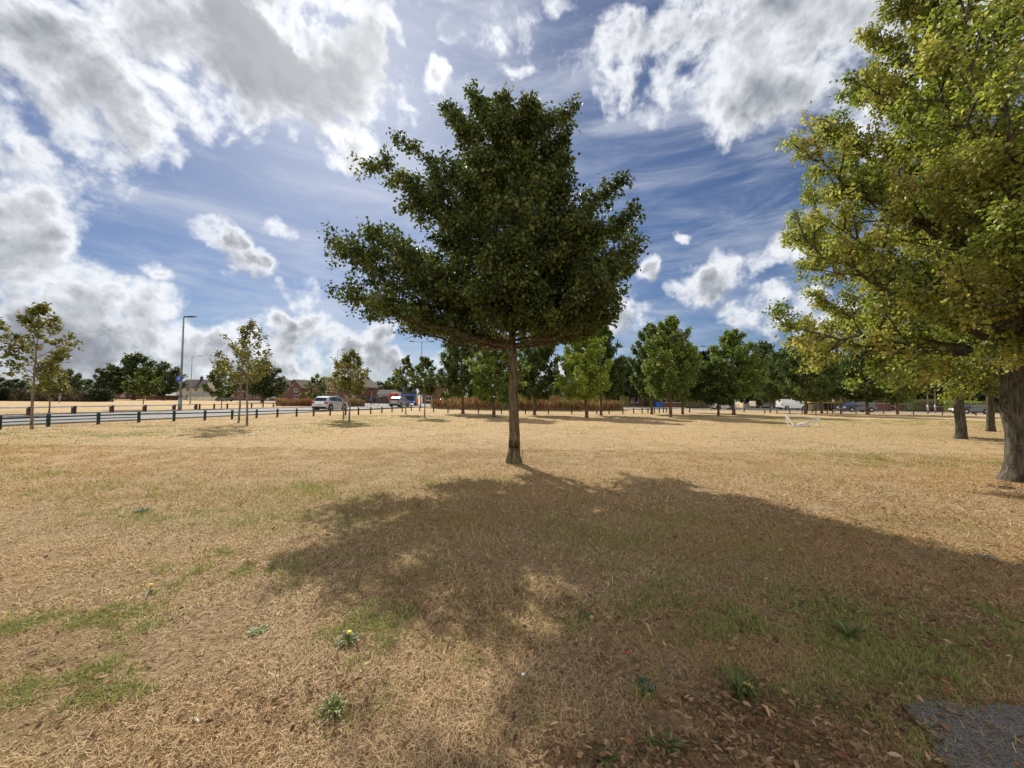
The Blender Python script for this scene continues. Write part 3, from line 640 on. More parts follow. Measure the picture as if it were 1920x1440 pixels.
# --- young staked-size trees on the left
YP = [(.05, .06, .015), (.085, .10, .022), (.13, .14, .03), (.2, .18, .05), (.22, .14, .06)]
def young(nm, seed, H, z0, w_, nl, leaf=.13, gap=.2, pal=YP, tr=.06, npr=20):
    pr = prof([(z0, w_*.45), (z0+(H-z0)*.25, w_), (z0+(H-z0)*.6, w_*.85), (H*.95, w_*.25), (H, .1)], lob=.18, ph=seed)
    return gentree(nm, seed, H, tr, z0, pr, npr, 6, 4, nl, leaf, pal, rise=(.7, 1.3), droop=.2, twl=.34, spread=.05, lw=.42, flare=1.3, gap=gap, skirt=z0*.9)
def yt(x, by, ty, z0y, hw, nl, seed, label, leaf=.13, gap=.2, pal=YP, tr=.055, npr=20):
    p = G(x, by); H = P(x, ty, p.y).z; z0 = P(x, z0y, p.y).z; w_ = hw/FPX*p.y
    return plant('young_tree', young('young', seed, H, z0, w_, nl, leaf, gap, pal, tr, npr), p, 'bark_young', label, 'tree', 'young trees along the left road')
yt(60, 805, 568, 700, 56, 2300, 61, 'open-crowned young tree nearest the left edge, in front of the green rail', .14, .15)
yt(463, 798.5, 603, 705, 48, 1500, 62, 'tall open young tree with yellowish leaves left of the silver car')
yt(447, 793, 640, 715, 42, 1100, 63, 'leaning young tree just behind the tall yellowish one')
yt(655, 790.5, 656, 733, 38, 2300, 64, 'dense young tree with bare top twigs, beside the nose of the silver car', .15, .12)
yt(644, 785, 672, 728, 26, 1200, 65, 'short young tree close behind the one with bare top twigs', .15)
DGY = [(.04, .06, .014), (.06, .085, .02), (.10, .13, .03), (.14, .15, .04)]
yt(761, 777, 672, 730, 28, 2000, 66, 'slim dark young tree left of the blue lorry cab', .2, .1, DGY)
yt(796, 783.5, 668, 735, 30, 2200, 67, 'slim young tree with bushy crown right of the blue lorry cab', .19, .1, DGY)
yt(92, 778, 695, 735, 28, 900, 68, 'small young tree beyond the white-topped barrier, behind the leftmost one', .2)
yt(268, 768, 690, 738, 30, 2200, 69, 'small forked tree on the far verge before the dark wood', .26, .1, DGY)
yt(415, 766, 678, 742, 28, 2600, 70, 'bushy green small tree with low crown before the dark car', .28, .05, DGY, npr=26)
yt(592, 762, 703, 748, 22, 1400, 71, 'small feathery tree in front of the brick houses on the left', .3, .1, DGY)
# --- far trees
F_ = lambda x, Y, ty, ws, lb, pr=None, nm='far_tree', g='distant trees beyond the green': T(pr or PFAR, x, 0, ty, ws, lb, nm, g, Y=Y)
F_(492, 98, 680, 1.3, 'dark leaning tree in front of the brick house on the left')
F_(205, 125, 690, 1.0, 'left tree of the dark clump beyond the far road')
F_(250, 130, 665, 1.2, 'tallest tree of the dark clump beyond the far road')
F_(308, 128, 681, 1.1, 'right tree of the dark clump, left of the tall lamp post')
F_(130, 110, 694, .9, 'dark tree behind the far lamp on the left')
F_(85, 100, 715, 1.3, 'dark tree behind the trunk of the leftmost young tree')
F_(30, 95, 712, 1.6, 'broad dark tree second from the left edge')
F_(-30, 90, 700, 1.6, 'dark tree cut by the left edge of the photo')
F_(165, 150, 712, 1.1, 'low dark tree left of the dark clump')
F_(535, 150, 712, .9, 'tree behind the left brick house roof')
F_(712, 190, 716, 1.6, 'far round tree behind the brick gable house')
F_(738, 175, 708, 1.3, 'far tree behind the white garage')
F_(1052, 90, 706, 1.0, 'dark round tree behind the weeds, between two park trees')
F_(1165, 88, 672, 1.1, 'dark tree behind the brick house with white bays')
F_(1180, 96, 700, 1.2, 'lower dark tree behind the brick house with white bays')
F_(965, 110, 700, 1.5, 'dark tree behind the weeds directly behind the lone trunk')
F_(905, 105, 712, 1.4, 'low dark tree far behind the left end of the weeds')
F_(835, 120, 716, 1.3, 'low far tree right of the double-headed lamp')
F_(1318, 84, 660, 1.3, 'dark conifer with spiky top between two park trees', PCON, 'conifer')
F_(1335, 86, 655, 1.3, 'second dark conifer right beside the spiky one', PCON, 'conifer')
F_(1438, 84, 645, 1.05, 'grey-green tree behind the slim park tree left of the white van')
F_(1300, 90, 690, 1.3, 'far dark tree between the right brick house and the conifers')
F_(1400, 92, 690, 1.3, 'far dark tree above the white notice board')
F_(1475, 92, 670, 1.3, 'far dark tree above the roof of the white van')
F_(1560, 88, 665, 1.4, 'far dark tree above the yellow-roofed shelter')
F_(1625, 90, 660, 1.4, 'far dark tree above the navy people carrier')
F_(1700, 82, 650, 1.4, 'far dark tree above the small silver car')
F_(1780, 76, 650, 1.5, 'far dark tree left of the pale straight trunk')
F_(1850, 70, 650, 1.5, 'far dark tree right of the pale straight trunk')
F_(1930, 64, 650, 1.5, 'far dark tree behind the thick edge trunk')
F_(1250, 100, 680, 1.3, 'far dark tree behind the tallest park tree')

# ------------------------------------------------------------------ tall weeds (stuff)
def weeds(name, n_, xf, yf, hh, label, pal, wd=.022):
    x = xf(n_); y = yf(n_); z = hgt(x, y); ht = hh*(.55+.6*rng.random(n_))*(.75+.5*fbm(x*.8, y*.8, 2)); az = rng.random(n_)*6.283
    S_ = np.stack([np.cos(az), np.sin(az), 0*az], -1); lean = np.stack([rng.normal(0, .12, n_), rng.normal(0, .12, n_), 0*az], -1)*ht[:, None]
    B = np.stack([x, y, z], -1); U = np.array([0, 0, 1.])
    w_ = wd*(.6+rng.random(n_)); lv = [(0, .25), (.55, .4), (.75, 1.9), (1.0, .2)]; pts = []
    for t_, k_ in lv:
        for sd in (-1, 1): pts.append(B+U*(ht*t_)[:, None]+lean*t_*t_+S_*(w_*k_*sd)[:, None])
    vv = np.stack(pts, 1).reshape(-1, 3); i0 = np.arange(n_)*8; q = [np.stack([i0+2*r_, i0+2*r_+1, i0+2*r_+3, i0+2*r_+2], -1) for r_ in range(3)]
    pal = np.array(pal); kk = np.clip(fbm(x*.45, y*.45+9, 3)*2.4-.7+rng.normal(0, .22, n_), 0, .999)*len(pal)
    cc = pal[kk.astype(int)]*(.6+.8*rng.random(n_))[:, None]
    return tag(link(name, npmesh(name, vv, [np.concatenate(q)], np.repeat(cc, 8, 0)), M['dry']), label, 'weeds', kind='stuff')
def ell(cx, cy, rx, ry):
    st = {}
    def xf(n_): a_ = rng.random(n_)*6.283; r_ = np.sqrt(rng.random(n_)); st['y'] = cy+ry*r_*np.sin(a_); return cx+rx*r_*np.cos(a_)
    return xf, lambda n_: st['y']
WP = [(.24, .21, .09), (.11, .13, .045), (.16, .17, .06), (.15, .045, .028), (.20, .055, .035), (.24, .10, .06), (.28, .20, .11)]
xf, yf = ell(2.2, 55.5, 13.8, 7.0); weeds('tall_weeds', 26000, xf, yf, 1.25, 'waist-high dry red and straw coloured weeds on the low mound', WP)
xf, yf = ell(-28.5, 66, 3.2, 3.0); weeds('tall_weeds', 3500, xf, yf, 1.2, 'patch of dry brown weeds behind the silver car', [(.22, .13, .07), (.26, .17, .09), (.18, .15, .07)])
xf, yf = ell(-37, 66, 3.0, 3.0); weeds('tall_weeds', 3500, xf, yf, 1.1, 'patch of rust brown weeds to the left of the silver car', [(.24, .12, .065), (.26, .15, .08)])

# ------------------------------------------------------------------ fences
def fence(name, pts, ph, pr, matp, matr, rails, label, group=None, cap=False, square=True, extra=None):
    e = empty(name, (pts[0][0], pts[0][1], 0), 0, label, 'fence', group); o = Vector((pts[0][0], pts[0][1], 0))
    for p in pts:
        q = Vector((p[0], p[1], 0))-o; mb = MB()
        if square: mb.box(q.x-pr, q.x+pr, q.y-pr, q.y+pr, -.1, ph, .012)
        else: mb.tube([(q.x, q.y, -.1), (q.x, q.y, ph)], pr, 8)
        po = mb.build('post', matp, e)
        if cap: cb_ = MB().box(q.x-pr-.01, q.x+pr+.01, q.y-pr-.01, q.y+pr+.01, ph, ph+.04).build('cap', M['whiterail'], po)
    for (z, w_, h_) in rails:
        mb = MB()
        for a_, b_ in zip(pts[:-1], pts[1:]): mb.bar((a_[0]-o.x, a_[1]-o.y, z), (b_[0]-o.x, b_[1]-o.y, z), w_, h_)
        mb.build('rail', matr, e)
    return e
gp = lambda L: [g2(x, y) for x, y in L]
left = [(-60, 810), (-2, 805.5), (90, 800), (184, 795.6), (260, 792), (326, 790), (384, 788), (435, 786), (481, 784), (520, 782), (556, 781), (588, 780), (619, 779), (648, 778.5), (672, 778), (695, 776), (716, 774.3), (735, 773), (754, 772)]
fence('post_and_rail_fence', gp(left), .62, .055, M['green'], M['green'], [(.46, .05, .07)], 'dark green low rail on square posts along the near side of the left road')
lf = [o for o in bpy.data.objects if o.name == 'post_and_rail_fence'][0]; mb = MB(); q_ = [Vector((*p, .30))-Vector((*gp(left)[0], 0)) for p in gp(left)[:5]]
for a_, b_ in zip(q_[:-1], q_[1:]): mb.bar(a_, b_, .04, .045)
mb.build('rail', M['green'], lf)
rgt = [(754, 771.6), (771, 770.5), (787, 771.3), (813, 773), (840, 774.2), (868, 775), (897, 775.6), (940, 776.2), (985, 776.6), (1028, 776.8), (1072, 776.8), (1119, 776.8), (1142, 776.6), (1168, 776), (1188, 775.5), (1204, 775), (1215, 774.6), (1227, 774.2), (1236, 774), (1244, 773.5), (1250, 773)]
fence('post_and_rail_fence', gp(rgt), .62, .055, M['green'], M['green'], [(.46, .05, .06)], 'dark green low rail on posts along the front of the tall weeds')
fl = [(-30, 781), (54.6, 779), (138, 776), (209, 773.6), (271, 772), (326, 770), (367, 768)]
fence('timber_barrier', gp(fl), .62, .11, M['wood'], M['whiterail'], [(.57, .14, .11)], 'brown posts with a white-topped rail along the far side of the left road', cap=True)
fm = [(374, 767.6), (401.5, 767), (426, 766), (450, 765.4), (471.6, 764.6), (493, 763.8), (512.5, 763), (531, 762.3), (548, 762), (565, 761.6), (581, 761), (598, 760.5)]
fence('post_and_rail_fence', gp(fm), .62, .07, M['wood'], M['wood'], [(.5, .05, .05)], 'thin dark rail on brown posts running on beyond the white-topped barrier')
fr = [(1395, 773.5), (1434, 775.5), (1457, 776), (1481, 776.4), (1504, 776.6), (1530, 776.7), (1605, 776.2), (1657, 776.6), (1713, 777.4), (1767, 778.5), (1830, 779.5), (1900, 781)]
fence('post_and_rail_fence', gp(fr), .55, .045, M['darksteel'], M['darksteel'], [(.42, .04, .05)], 'thin dark rail along the back edge of the green on the right')
def railing(pts, h, label, gap=.13, mt='darksteel'):
    e = empty('railing', (pts[0][0], pts[0][1], 0), 0, label, 'railing'); o = Vector((pts[0][0], pts[0][1], 0))
    for a_, b_ in zip(pts[:-1], pts[1:]):
        A = Vector((a_[0], a_[1], 0))-o; B_ = Vector((b_[0], b_[1], 0))-o; mb = MB()
        mb.bar(A+Vector((0, 0, h)), B_+Vector((0, 0, h)), .04, .04); mb.bar(A+Vector((0, 0, .12)), B_+Vector((0, 0, .12)), .04, .04); mb.bar(A, A+Vector((0, 0, h)), .05, .05); mb.bar(B_, B_+Vector((0, 0, h)), .05, .05)
        k = int((B_-A).length/gap)
        for i in range(1, k): q = A.lerp(B_, i/k); mb.bar(q+Vector((0, 0, .12)), q+Vector((0, 0, h)), .018, .018)
        mb.build('panel', M[mt], e)
railing([(GX(671, 55).x, 55), (GX(690, 57).x, 57), (GX(709, 59).x, 59), (GX(728, 61).x, 61)], 1.05, 'grey pedestrian guard rail at the bend in front of the blue lorry', .3)
railing([(GX(1300+i*17, 64).x, 64) for i in range(6)], 1.0, 'dark pedestrian guard rail in front of the silver hatchback', .25)

# ------------------------------------------------------------------ lamp posts and poles
def lamp(x, Y, ty, arms, label, r_=.09, sign=False, basey=None, rz=0.0, group='street lamps'):
    p = G(x, basey) if basey else GX(x, Y); h = P(x, ty, p.y).z; e = empty('street_lamp', p, rz, label, 'lamp', group)
    MB().tube([(0, 0, -.1), (0, 0, 1.3)], r_*1.35, 10).tube([(0, 0, 1.3), (0, 0, h*.6), (0, 0, h)], [r_, r_*.8, r_*.55], 10).build('post', M['steel'], e, True)
    for a_ in arms:
        q = (a_, 0, h+abs(a_)*.06)
        ar = MB().tube([(0, 0, h-.05), (a_*.4, 0, h+.02), q], [r_*.5, r_*.4, r_*.35], 6).build('arm', M['steel'], e, True)
        s_ = 1 if a_ > 0 else -1
        MB().box(min(q[0], q[0]+s_*.75), max(q[0], q[0]+s_*.75), -.15, .15, q[2]-.05, q[2]+.05, .02).build('lamp_head', M['darksteel'], e)
    if sign:
        zz = P(x, 710, p.y).z; sg = MB().tube([(-.12, -.14, zz), (-.12, -.10, zz)], .32, 24).build('round_sign', M['bluesign'], e)
        MB().prism([(-.04, zz+.25), (-.24, zz-.10), (-.16, zz-.10), (-.16, zz-.02-.02), (-.06, zz+.08)], 'y', -.155, -.142).build('arrow', M['white'], sg)
lamp(337, 39, 594, [.12, .55], 'tall grey lamp post carrying a blue round sign, on the far verge', .12, True, basey=770)
lamp(357, 74, 668, [1.2], 'grey lamp post with one arm above the cream house', .08)
lamp(631, 92, 656, [1.1], 'lamp post with one arm behind the dense young tree', .08)
lamp(789, 60, 641, [-1.2, 1.2], 'double-headed lamp post left of the lone tree', .09)
lamp(112, 75, 680, [1.0], 'lamp post behind the leftmost young tree', .08)
lamp(1577, 53, 640, [.8], 'plain pale lamp post beside the nose of the navy people carrier', .09, basey=775.5)
lamp(1334, 62, 650, [-.9], 'thin pale lamp post left of the silver hatchback', .07)
lamp(1739, 55, 640, [1.0], 'thin lamp post left of another in front of the brick wall', .08)
lamp(1753, 60, 640, [-1.0], 'thin lamp post right of another in front of the brick wall', .08)
# signal / sign poles by the bend
for x, Y, ty, lb in ((711, 90, 724, 'thin grey traffic pole left of the white garage'), (697, 95, 727, 'thin grey traffic pole before the brick gable'), (1396, 63, 748, 'short grey pole right of the silver hatchback')):
    p = GX(x, Y); h = P(x, ty, Y).z; e = empty('traffic_pole', p, 0, lb, 'pole', 'thin traffic poles'); MB().tube([(0, 0, -.1), (0, 0, h)], .06, 8).build('post', M['steel'], e, True); MB().box(-.2, .2, -.16, -.06, h-.8, h-.1, .03).build('signal_head', M['trim'], e)

# ------------------------------------------------------------------ cars
def car(name, loc, rz, paint, L, Wd, H, kind, label, cat='car', group=None):
    e = empty(name, loc, rz, label, cat, group); h = H; l = L/2
    if kind == 'suv':
        out_ = [(-l, .45), (-l+.02, .80), (-l+.08, .98), (-l+.10, 1.05), (-l+.50, h-.17), (-l+.85, h-.04), (-.30, h), (.30, h-.07), (.80, h-.26), (1.32, 1.06), (1.75, .99), (l-.18, .88), (l-.02, .70), (l, .42), (l-.10, .26), (-l+.12, .26)]; belt = 1.0
        side = [[(-l+.62, 1.16), (-l+.84, h-.19), (-l+1.05, h-.15), (-l+1.10, 1.12)], [(-l+1.13, 1.10), (-l+1.10, h-.13), (-.05, h-.11), (-.02, 1.06)], [(.06, 1.06), (.03, h-.11), (.33, h-.18), (.72, h-.34), (1.12, 1.04)]]
    elif kind == 'hatch':
        out_ = [(-l, .45), (-l+.02, .85), (-l+.12, .98), (-l+.55, h-.10), (-l+.85, h-.01), (-.1, h), (.35, h-.06), (1.15, 1.0), (1.6, .94), (l-.15, .78), (l, .55), (l-.03, .35), (l-.15, .22), (-l+.12, .22)]; belt = .95
        side = [[(-l+.62, 1.02), (-l+.82, h-.14), (-.25, h-.10), (-.22, 1.0)], [(-.14, 1.0), (-.17, h-.10), (.33, h-.16), (.95, .98)]]
    elif kind == 'mpv':
        out_ = [(-l, .4), (-l+.02, 1.0), (-l+.10, h-.12), (-l+.3, h), (.2, h), (.7, h-.10), (1.65, 1.08), (2.0, 1.0), (l-.12, .82), (l, .5), (l-.1, .25), (-l+.1, .25)]; belt = 1.05
        side = [[(-l+.3, 1.12), (-l+.35, h-.18), (-l+1.4, h-.16), (-l+1.4, 1.12)], [(-l+1.5, 1.12), (-l+1.5, h-.16), (.0, h-.15), (.0, 1.12)], [(.1, 1.12), (.1, h-.15), (.6, h-.22), (1.35, 1.12)]]
    else:  # van
        out_ = [(-l, .4), (-l+.02, 1.2), (-l+.06, h-.06), (-l+.16, h), (.9, h), (1.25, h-.10), (1.95, 1.25), (2.35, 1.08), (l-.06, .85), (l, .5), (l-.1, .28), (-l+.08, .28)]; belt = 1.15
        side = [[(.75, 1.18), (.78, h-.22), (1.2, h-.28), (1.78, 1.22), (1.2, 1.14)]]
    hw = lambda z: Wd/2*(1-(.20 if kind != 'van' else .10)*max(0, (z-belt)/(h-belt))) - .05*max(0, (.5-z))
    cx = sum(p[0] for p in out_)/len(out_); cz = sum(p[1] for p in out_)/len(out_)
    vs = []; st = [(-1, .965), (-.95, 1.0), (0, 1.0), (.95, 1.0), (1, .965)]; k = len(out_)
    for s_, sh in st:
        for (x, z) in out_: xx = cx+(x-cx)*sh; zz = cz+(z-cz)*sh; vs.append((xx, s_*hw(zz), zz))
    fs = [tuple(range(k)), tuple(range(5*k-1, 4*k-1, -1))]+[(r_*k+i, r_*k+(i+1) % k, (r_+1)*k+(i+1) % k, (r_+1)*k+i) for r_ in range(4) for i in range(k)]
    MB().add(vs, fs).build('body', M[paint], e)
    MB().box(-l+.04, l-.04, -Wd/2+.03, Wd/2-.03, .20, .42, .04).build('sill', M['trim'], e)
    for s_ in (-1, 1):
        for poly in side:
            vv = [(x, s_*(hw(z)+.012), z) for x, z in poly]+[(x, s_*(hw(z)-.03), z) for x, z in poly]; n_ = len(poly)
            MB().add(vv, [tuple(range(n_)), tuple(range(2*n_-1, n_-1, -1))]+[(i, i+n_, (i+1) % n_+n_, (i+1) % n_) for i in range(n_)]).build('side_window', M['pane'], e)
    def glass(nm, a_, b_, ins):
        (x0, z0), (x1, z1) = a_, b_; d = Vector((x1-x0, 0, z1-z0)); nn = Vector((d.z, 0, -d.x)).normalized()
        if nn.z < 0: nn = -nn
        p0 = Vector((x0, 0, z0))+d*ins+nn*.012; p1 = Vector((x0, 0, z0))+d*(1-ins)+nn*.012; w0 = hw(z0)-.14; w1 = hw(z1)-.12
        q = [p0+Vector((0, -w0, 0)), p0+Vector((0, w0, 0)), p1+Vector((0, w1, 0)), p1+Vector((0, -w1, 0))]; q += [v_-nn*.03 for v_ in q]
        MB().add(q, [(0, 1, 2, 3), (7, 6, 5, 4), (0, 4, 5, 1), (1, 5, 6, 2), (2, 6, 7, 3), (3, 7, 4, 0)]).build(nm, M['pane'], e)
    if kind == 'suv': glass('rear_window', out_[3], out_[4], .12); glass('windscreen', out_[9], out_[8], .06)
    elif kind == 'hatch': glass('rear_window', out_[2], out_[3], .12); glass('windscreen', out_[7], out_[6], .06)
    elif kind == 'mpv': glass('rear_window', (-l+.03, 1.1), (-l+.1, h-.12), .08); glass('windscreen', out_[6], out_[5], .05)
    else: glass('windscreen', out_[6], out_[5], .05)
    wx = L*.30 if kind != 'van' else L*.31; wr = .34 if kind != 'suv' else .36
    for sx in (-1, 1):
        for sy in (-1, 1):
            y0 = sy*(Wd/2-.20); y1 = sy*(Wd/2+.015)
            ar = MB().tube([(sx*wx-.02, sy*(Wd/2-.15), wr+.03), (sx*wx-.02, sy*(Wd/2+.006), wr+.03)], wr+.07, 20)
            w_ = MB().tube([(sx*wx, y0, wr), (sx*wx, y1, wr)], wr, 20).build('wheel', M['tyre'], e)
            rb = MB().tube([(sx*wx, sy*(Wd/2+.012), wr), (sx*wx, sy*(Wd/2+.028), wr)], wr*.62, 10); rb.build('rim', M['rim'], w_)
            ar.build('wheel_arch', M['trim'], e)
    for sy in (-1, 1):
        zt = .92 if kind in ('suv',) else .8 if kind == 'hatch' else 1.0
        MB().box(-l-.015, -l+.20, sy*(Wd/2-.30) if sy > 0 else -Wd/2-.012, Wd/2+.012 if sy > 0 else -(Wd/2-.30), zt-.12, zt+.10, .03).build('tail_light', M['lamp'], e)
        MB().box(l-.35, l+.0, sy*(Wd/2-.42) if sy > 0 else -Wd/2+.02, Wd/2-.02 if sy > 0 else -(Wd/2-.42), .62, .76, .03).build('headlight', M['clear'], e)
        MB().box(.75, .92, sy*(Wd/2+.02) if sy > 0 else -Wd/2-.18, Wd/2+.18 if sy > 0 else -Wd/2-.02, belt+.02, belt+.16, .03).build('mirror', M[paint], e)
    MB().box(-l-.02, -l+.05, -Wd/2+.08, Wd/2-.08, .28, .50, .02).build('rear_bumper', M['trim'], e)
    MB().box(-l-.03, -l-.005, -.26, .26, .66, .77).build('number_plate', M['plate'], e)
    MB().box(l+.0, l+.02, -.26, .26, .42, .53).build('number_plate', M['platew'], e)
    return e
car('silver_suv', G(620, 769.5), R(81), 'silver', 4.28, 1.80, 1.66, 'suv', 'silver crossover car driving away on the left road, rear and right side showing')
car('dark_suv', GX(750, 66)+Vector((0, 0, .012)), R(80), 'greycar', 4.4, 1.85, 1.68, 'suv', 'dark grey car seen from behind beside the blue lorry')
car('parked_car', GX(1356, 70), R(-5), 'silver', 4.1, 1.75, 1.45, 'hatch', 'silver hatchback on the street behind two park trunks')
car('parked_car', GX(1432, 82), R(175), 'black', 3.8, 1.7, 1.42, 'hatch', 'small dark hatchback left of the white van')
car('panel_van', GX(1485, 74), R(-4), 'vanwhite', 5.0, 1.98, 2.0, 'van', 'white panel van with roof rack parked in the street', 'van')
car('people_carrier', GX(1606, 62.5), R(176), 'navy', 4.9, 1.9, 1.62, 'mpv', 'navy people carrier with nose by the pale lamp post', 'car')
car('parked_car', GX(1704, 77), R(100), 'silver', 4.0, 1.72, 1.46, 'hatch', 'small silver car end-on beside the brick gate wall')
car('parked_car', GX(1818, 57), R(172), 'black', 4.2, 1.75, 1.42, 'hatch', 'black car just right of the pale straight trunk')
car('parked_car', GX(514, 140), R(5), 'silver', 4.3, 1.75, 1.45, 'hatch', 'silver car parked far off right of the dark leaning tree')
car('parked_car', GX(421, 118), R(175), 'black', 4.6, 1.85, 1.6, 'mpv', 'black car parked far off behind the bushy small tree')
car('parked_car', GX(155, 120), R(3), 'silver', 4.3, 1.75, 1.45, 'hatch', 'silver car parked far off left beside the dark hedge')
car('parked_car', GX(1085, 86), R(0), 'vanwhite', 4.3, 1.8, 1.9, 'van', 'white van far behind the weeds left of the bright tree', 'van')
car('parked_car', GX(828, 88), R(170), 'silver', 4.2, 1.75, 1.45, 'hatch', 'silver car behind the left end of the weeds')
car('parked_car', GX(663, 112), R(0), 'black', 4.2, 1.75, 1.45, 'hatch', 'black car far off under the brick gable')
# roof rack of the van
van = [o for o in bpy.data.objects if o.name.startswith('panel_van')][0]
rk = MB()
for x_ in (-1.7, -.9, -.1): rk.bar((x_, -.8, 2.12), (x_, .8, 2.12), .05, .05); rk.bar((x_, -.78, 2.0), (x_, -.78, 2.12), .04, .04); rk.bar((x_, .78, 2.0), (x_, .78, 2.12), .04, .04)
rk.bar((-1.9, -.5, 2.17), (.3, -.5, 2.17), .05, .04); rk.bar((-1.9, -.1, 2.17), (.3, -.1, 2.17), .05, .04); rk.build('roof_rack', M['darksteel'], van)
# blue lorry
lp = GX(768, 79); e = empty('lorry', lp, R(10), 'blue lorry with a tall cab facing the junction and a red trailer behind it', 'lorry')
MB().box(-1.25, 1.25, -1.2, 1.1, 1.0, 3.75, .15).build('cab', M['blue'], e); MB().prism([(-1.2, 3.75), (1.1, 3.75), (1.1, 4.35), (-.4, 4.3)], 'x', -1.1, 1.1).build('wind_deflector', M['blue'], e)
MB().box(-1.1, 1.1, -1.225, -1.19, 2.3, 3.2, .015).build('windscreen', M['pane'], e); MB().box(-1.0, 1.0, -1.24, -1.19, 1.15, 2.0, .015).build('grille', M['trim'], e)
MB().box(-1.25, 1.25, -1.3, -.8, .45, 1.0, .06).build('bumper', M['blue'], e)
for s_ in (-1, 1):
    MB().box(s_*.95-.2, s_*.95+.2, -1.33, -1.28, .7, .88).build('headlight', M['clear'], e)
    MB().box(s_*1.4-.1, s_*1.4+.1, -1.2, -1.0, 2.2, 3.0, .03).build('mirror', M['trim'], e)
    for yy in (-.3, 4.5, 5.6): MB().tube([(s_*.95, yy, .5), (s_*1.24, yy, .5)], .5, 18).build('wheel', M['tyre'], e)
MB().box(-1.0, 1.0, 1.1, 6.4, .75, 1.0).build('chassis', M['trim'], e)
for k in range(3): MB().box(-1.2, 1.2, 1.5+k*1.6, 2.7+k*1.6, 1.0, 2.6, .05).build('load', M['redp' if k % 2 == 0 else 'white'], e)
# red and white load truck beside
lp2 = GX(747, 84); e = empty('flatbed_trailer', lp2, R(60), 'flatbed with red and white load left of the blue lorry cab', 'trailer')
MB().box(-2, 2, -1.1, 1.1, .8, 1.0).build('bed', M['trim'], e)
for k in range(4): MB().box(-1.9+k*.97, -1.0+k*.97, -1.0, 1.0, 1.0, 2.5+.2*(k % 2), .05).build('load', M['redp' if k % 2 == 0 else 'cream'], e)
for s_ in (-1, 1):
    for k in (-1, 1): MB().tube([(k*1.2, s_*.9, .45), (k*1.2, s_*1.15, .45)], .45, 16).build('wheel', M['tyre'], e)

# ------------------------------------------------------------------ buildings
def house(name, x, Y, w_, d_, eave, ridge, wall, roof, label, rz=0.0, axis='x', wins=(), door=None, chim=None, cat='house', group=None, hip=False, basez=0.0):
    p = GX(x, Y); e = empty(name, (p.x, Y, basez), rz, label, cat, group); hw_, hd = w_/2, d_/2
    if axis == 'x':
        wl = MB().box(-hw_, hw_, -hd, hd, -.3, eave)
        if not hip: wl.prism([(-hd, eave), (hd, eave), (0, ridge-.12)], 'x', -hw_, hw_)
        o_ = .35; iy = hw_*.45 if hip else 0
        vs = [(-hw_-o_, -hd-o_, eave-.12), (hw_+o_, -hd-o_, eave-.12), (hw_+o_, hd+o_, eave-.12), (-hw_-o_, hd+o_, eave-.12), (-hw_-o_+iy, 0, ridge), (hw_+o_-iy, 0, ridge)]
        lo = [(a_, b_, c_-.12) for a_, b_, c_ in vs]
        rf = MB().add(vs, [(0, 1, 5, 4), (2, 3, 4, 5), (1, 2, 5), (3, 0, 4)] if hip else [(0, 1, 5, 4), (2, 3, 4, 5)])
        if not hip: rf.add(lo, [(4, 5, 1, 0), (5, 4, 3, 2)]); rf.add([vs[0], vs[1], lo[1], lo[0], vs[2], vs[3], lo[3], lo[2]], [(0, 1, 2, 3), (4, 5, 6, 7)]); rf.add([vs[0], vs[4], lo[4], lo[0], vs[4], vs[3], lo[3], lo[4], vs[1], vs[5], lo[5], lo[1], vs[5], vs[2], lo[2], lo[5]], [(0, 1, 2, 3), (4, 5, 6, 7), (8, 9, 10, 11), (12, 13, 14, 15)])
    else:
        wl = MB().box(-hw_, hw_, -hd, hd, -.3, eave); wl.prism([(-hw_, eave), (hw_, eave), (0, ridge-.12)], 'y', -hd, hd)
        rf = MB(); sl_ = (ridge-eave)/hw_
        for s_ in (-1, 1): rf.prism([(0, ridge), (s_*(hw_+.35), eave-.35*sl_), (s_*(hw_+.35), eave-.35*sl_-.14), (0, ridge-.14)], 'y', -hd-.3, hd+.3)
    wl.build('wall', wall, e); r_ = rf.build('roof', roof, e)
    if chim:
        cx_, cy_ = chim; q = MB().box(cx_-.45, cx_+.45, cy_-.3, cy_+.3, ridge-.8, ridge+1.1).build('chimney', M['brick'], r_)
        MB().tube([(cx_, cy_, ridge+1.1), (cx_, cy_, ridge+1.5)], .13, 8).build('chimney_pot', M['redp'], q)
    for (u, z, ww, hh) in wins:
        f = MB(); t = .07; yf_ = -hd
        for (a0, a1, b0, b1) in ((u-ww/2, u+ww/2, z, z+t), (u-ww/2, u+ww/2, z+hh-t, z+hh), (u-ww/2, u-ww/2+t, z+t, z+hh-t), (u+ww/2-t, u+ww/2, z+t, z+hh-t), (u-t/2, u+t/2, z+t, z+hh-t)): f.box(a0, a1, yf_-.05, yf_+.03, b0, b1)
        fo = f.build('window', M['white'], e); MB().box(u-ww/2+t/2, u+ww/2-t/2, yf_-.02, yf_+.01, z+t/2, z+hh-t/2).build('pane', M['pane'], fo)
        MB().box(u-ww/2-.06, u+ww/2+.06, yf_-.12, yf_-.003, z-.08, z-.003).build('sill', M['cream'], fo)
    if door:
        u = door; dd = MB().box(u-.45, u+.45, -hd-.05, -hd+.02, 0, 2.05).build('door', M['trim'], e); MB().box(u+.3, u+.36, -hd-.09, -hd-.055, 1.0, 1.1).build('handle', M['steel'], dd)
    return e
two = lambda us, lo=(.9, 1.2), hi=(3.3, 1.15), w_=1.6: [(u, lo[0], w_, lo[1]) for u in us]+[(u, hi[0], w_, hi[1]) for u in us]
W_ = M
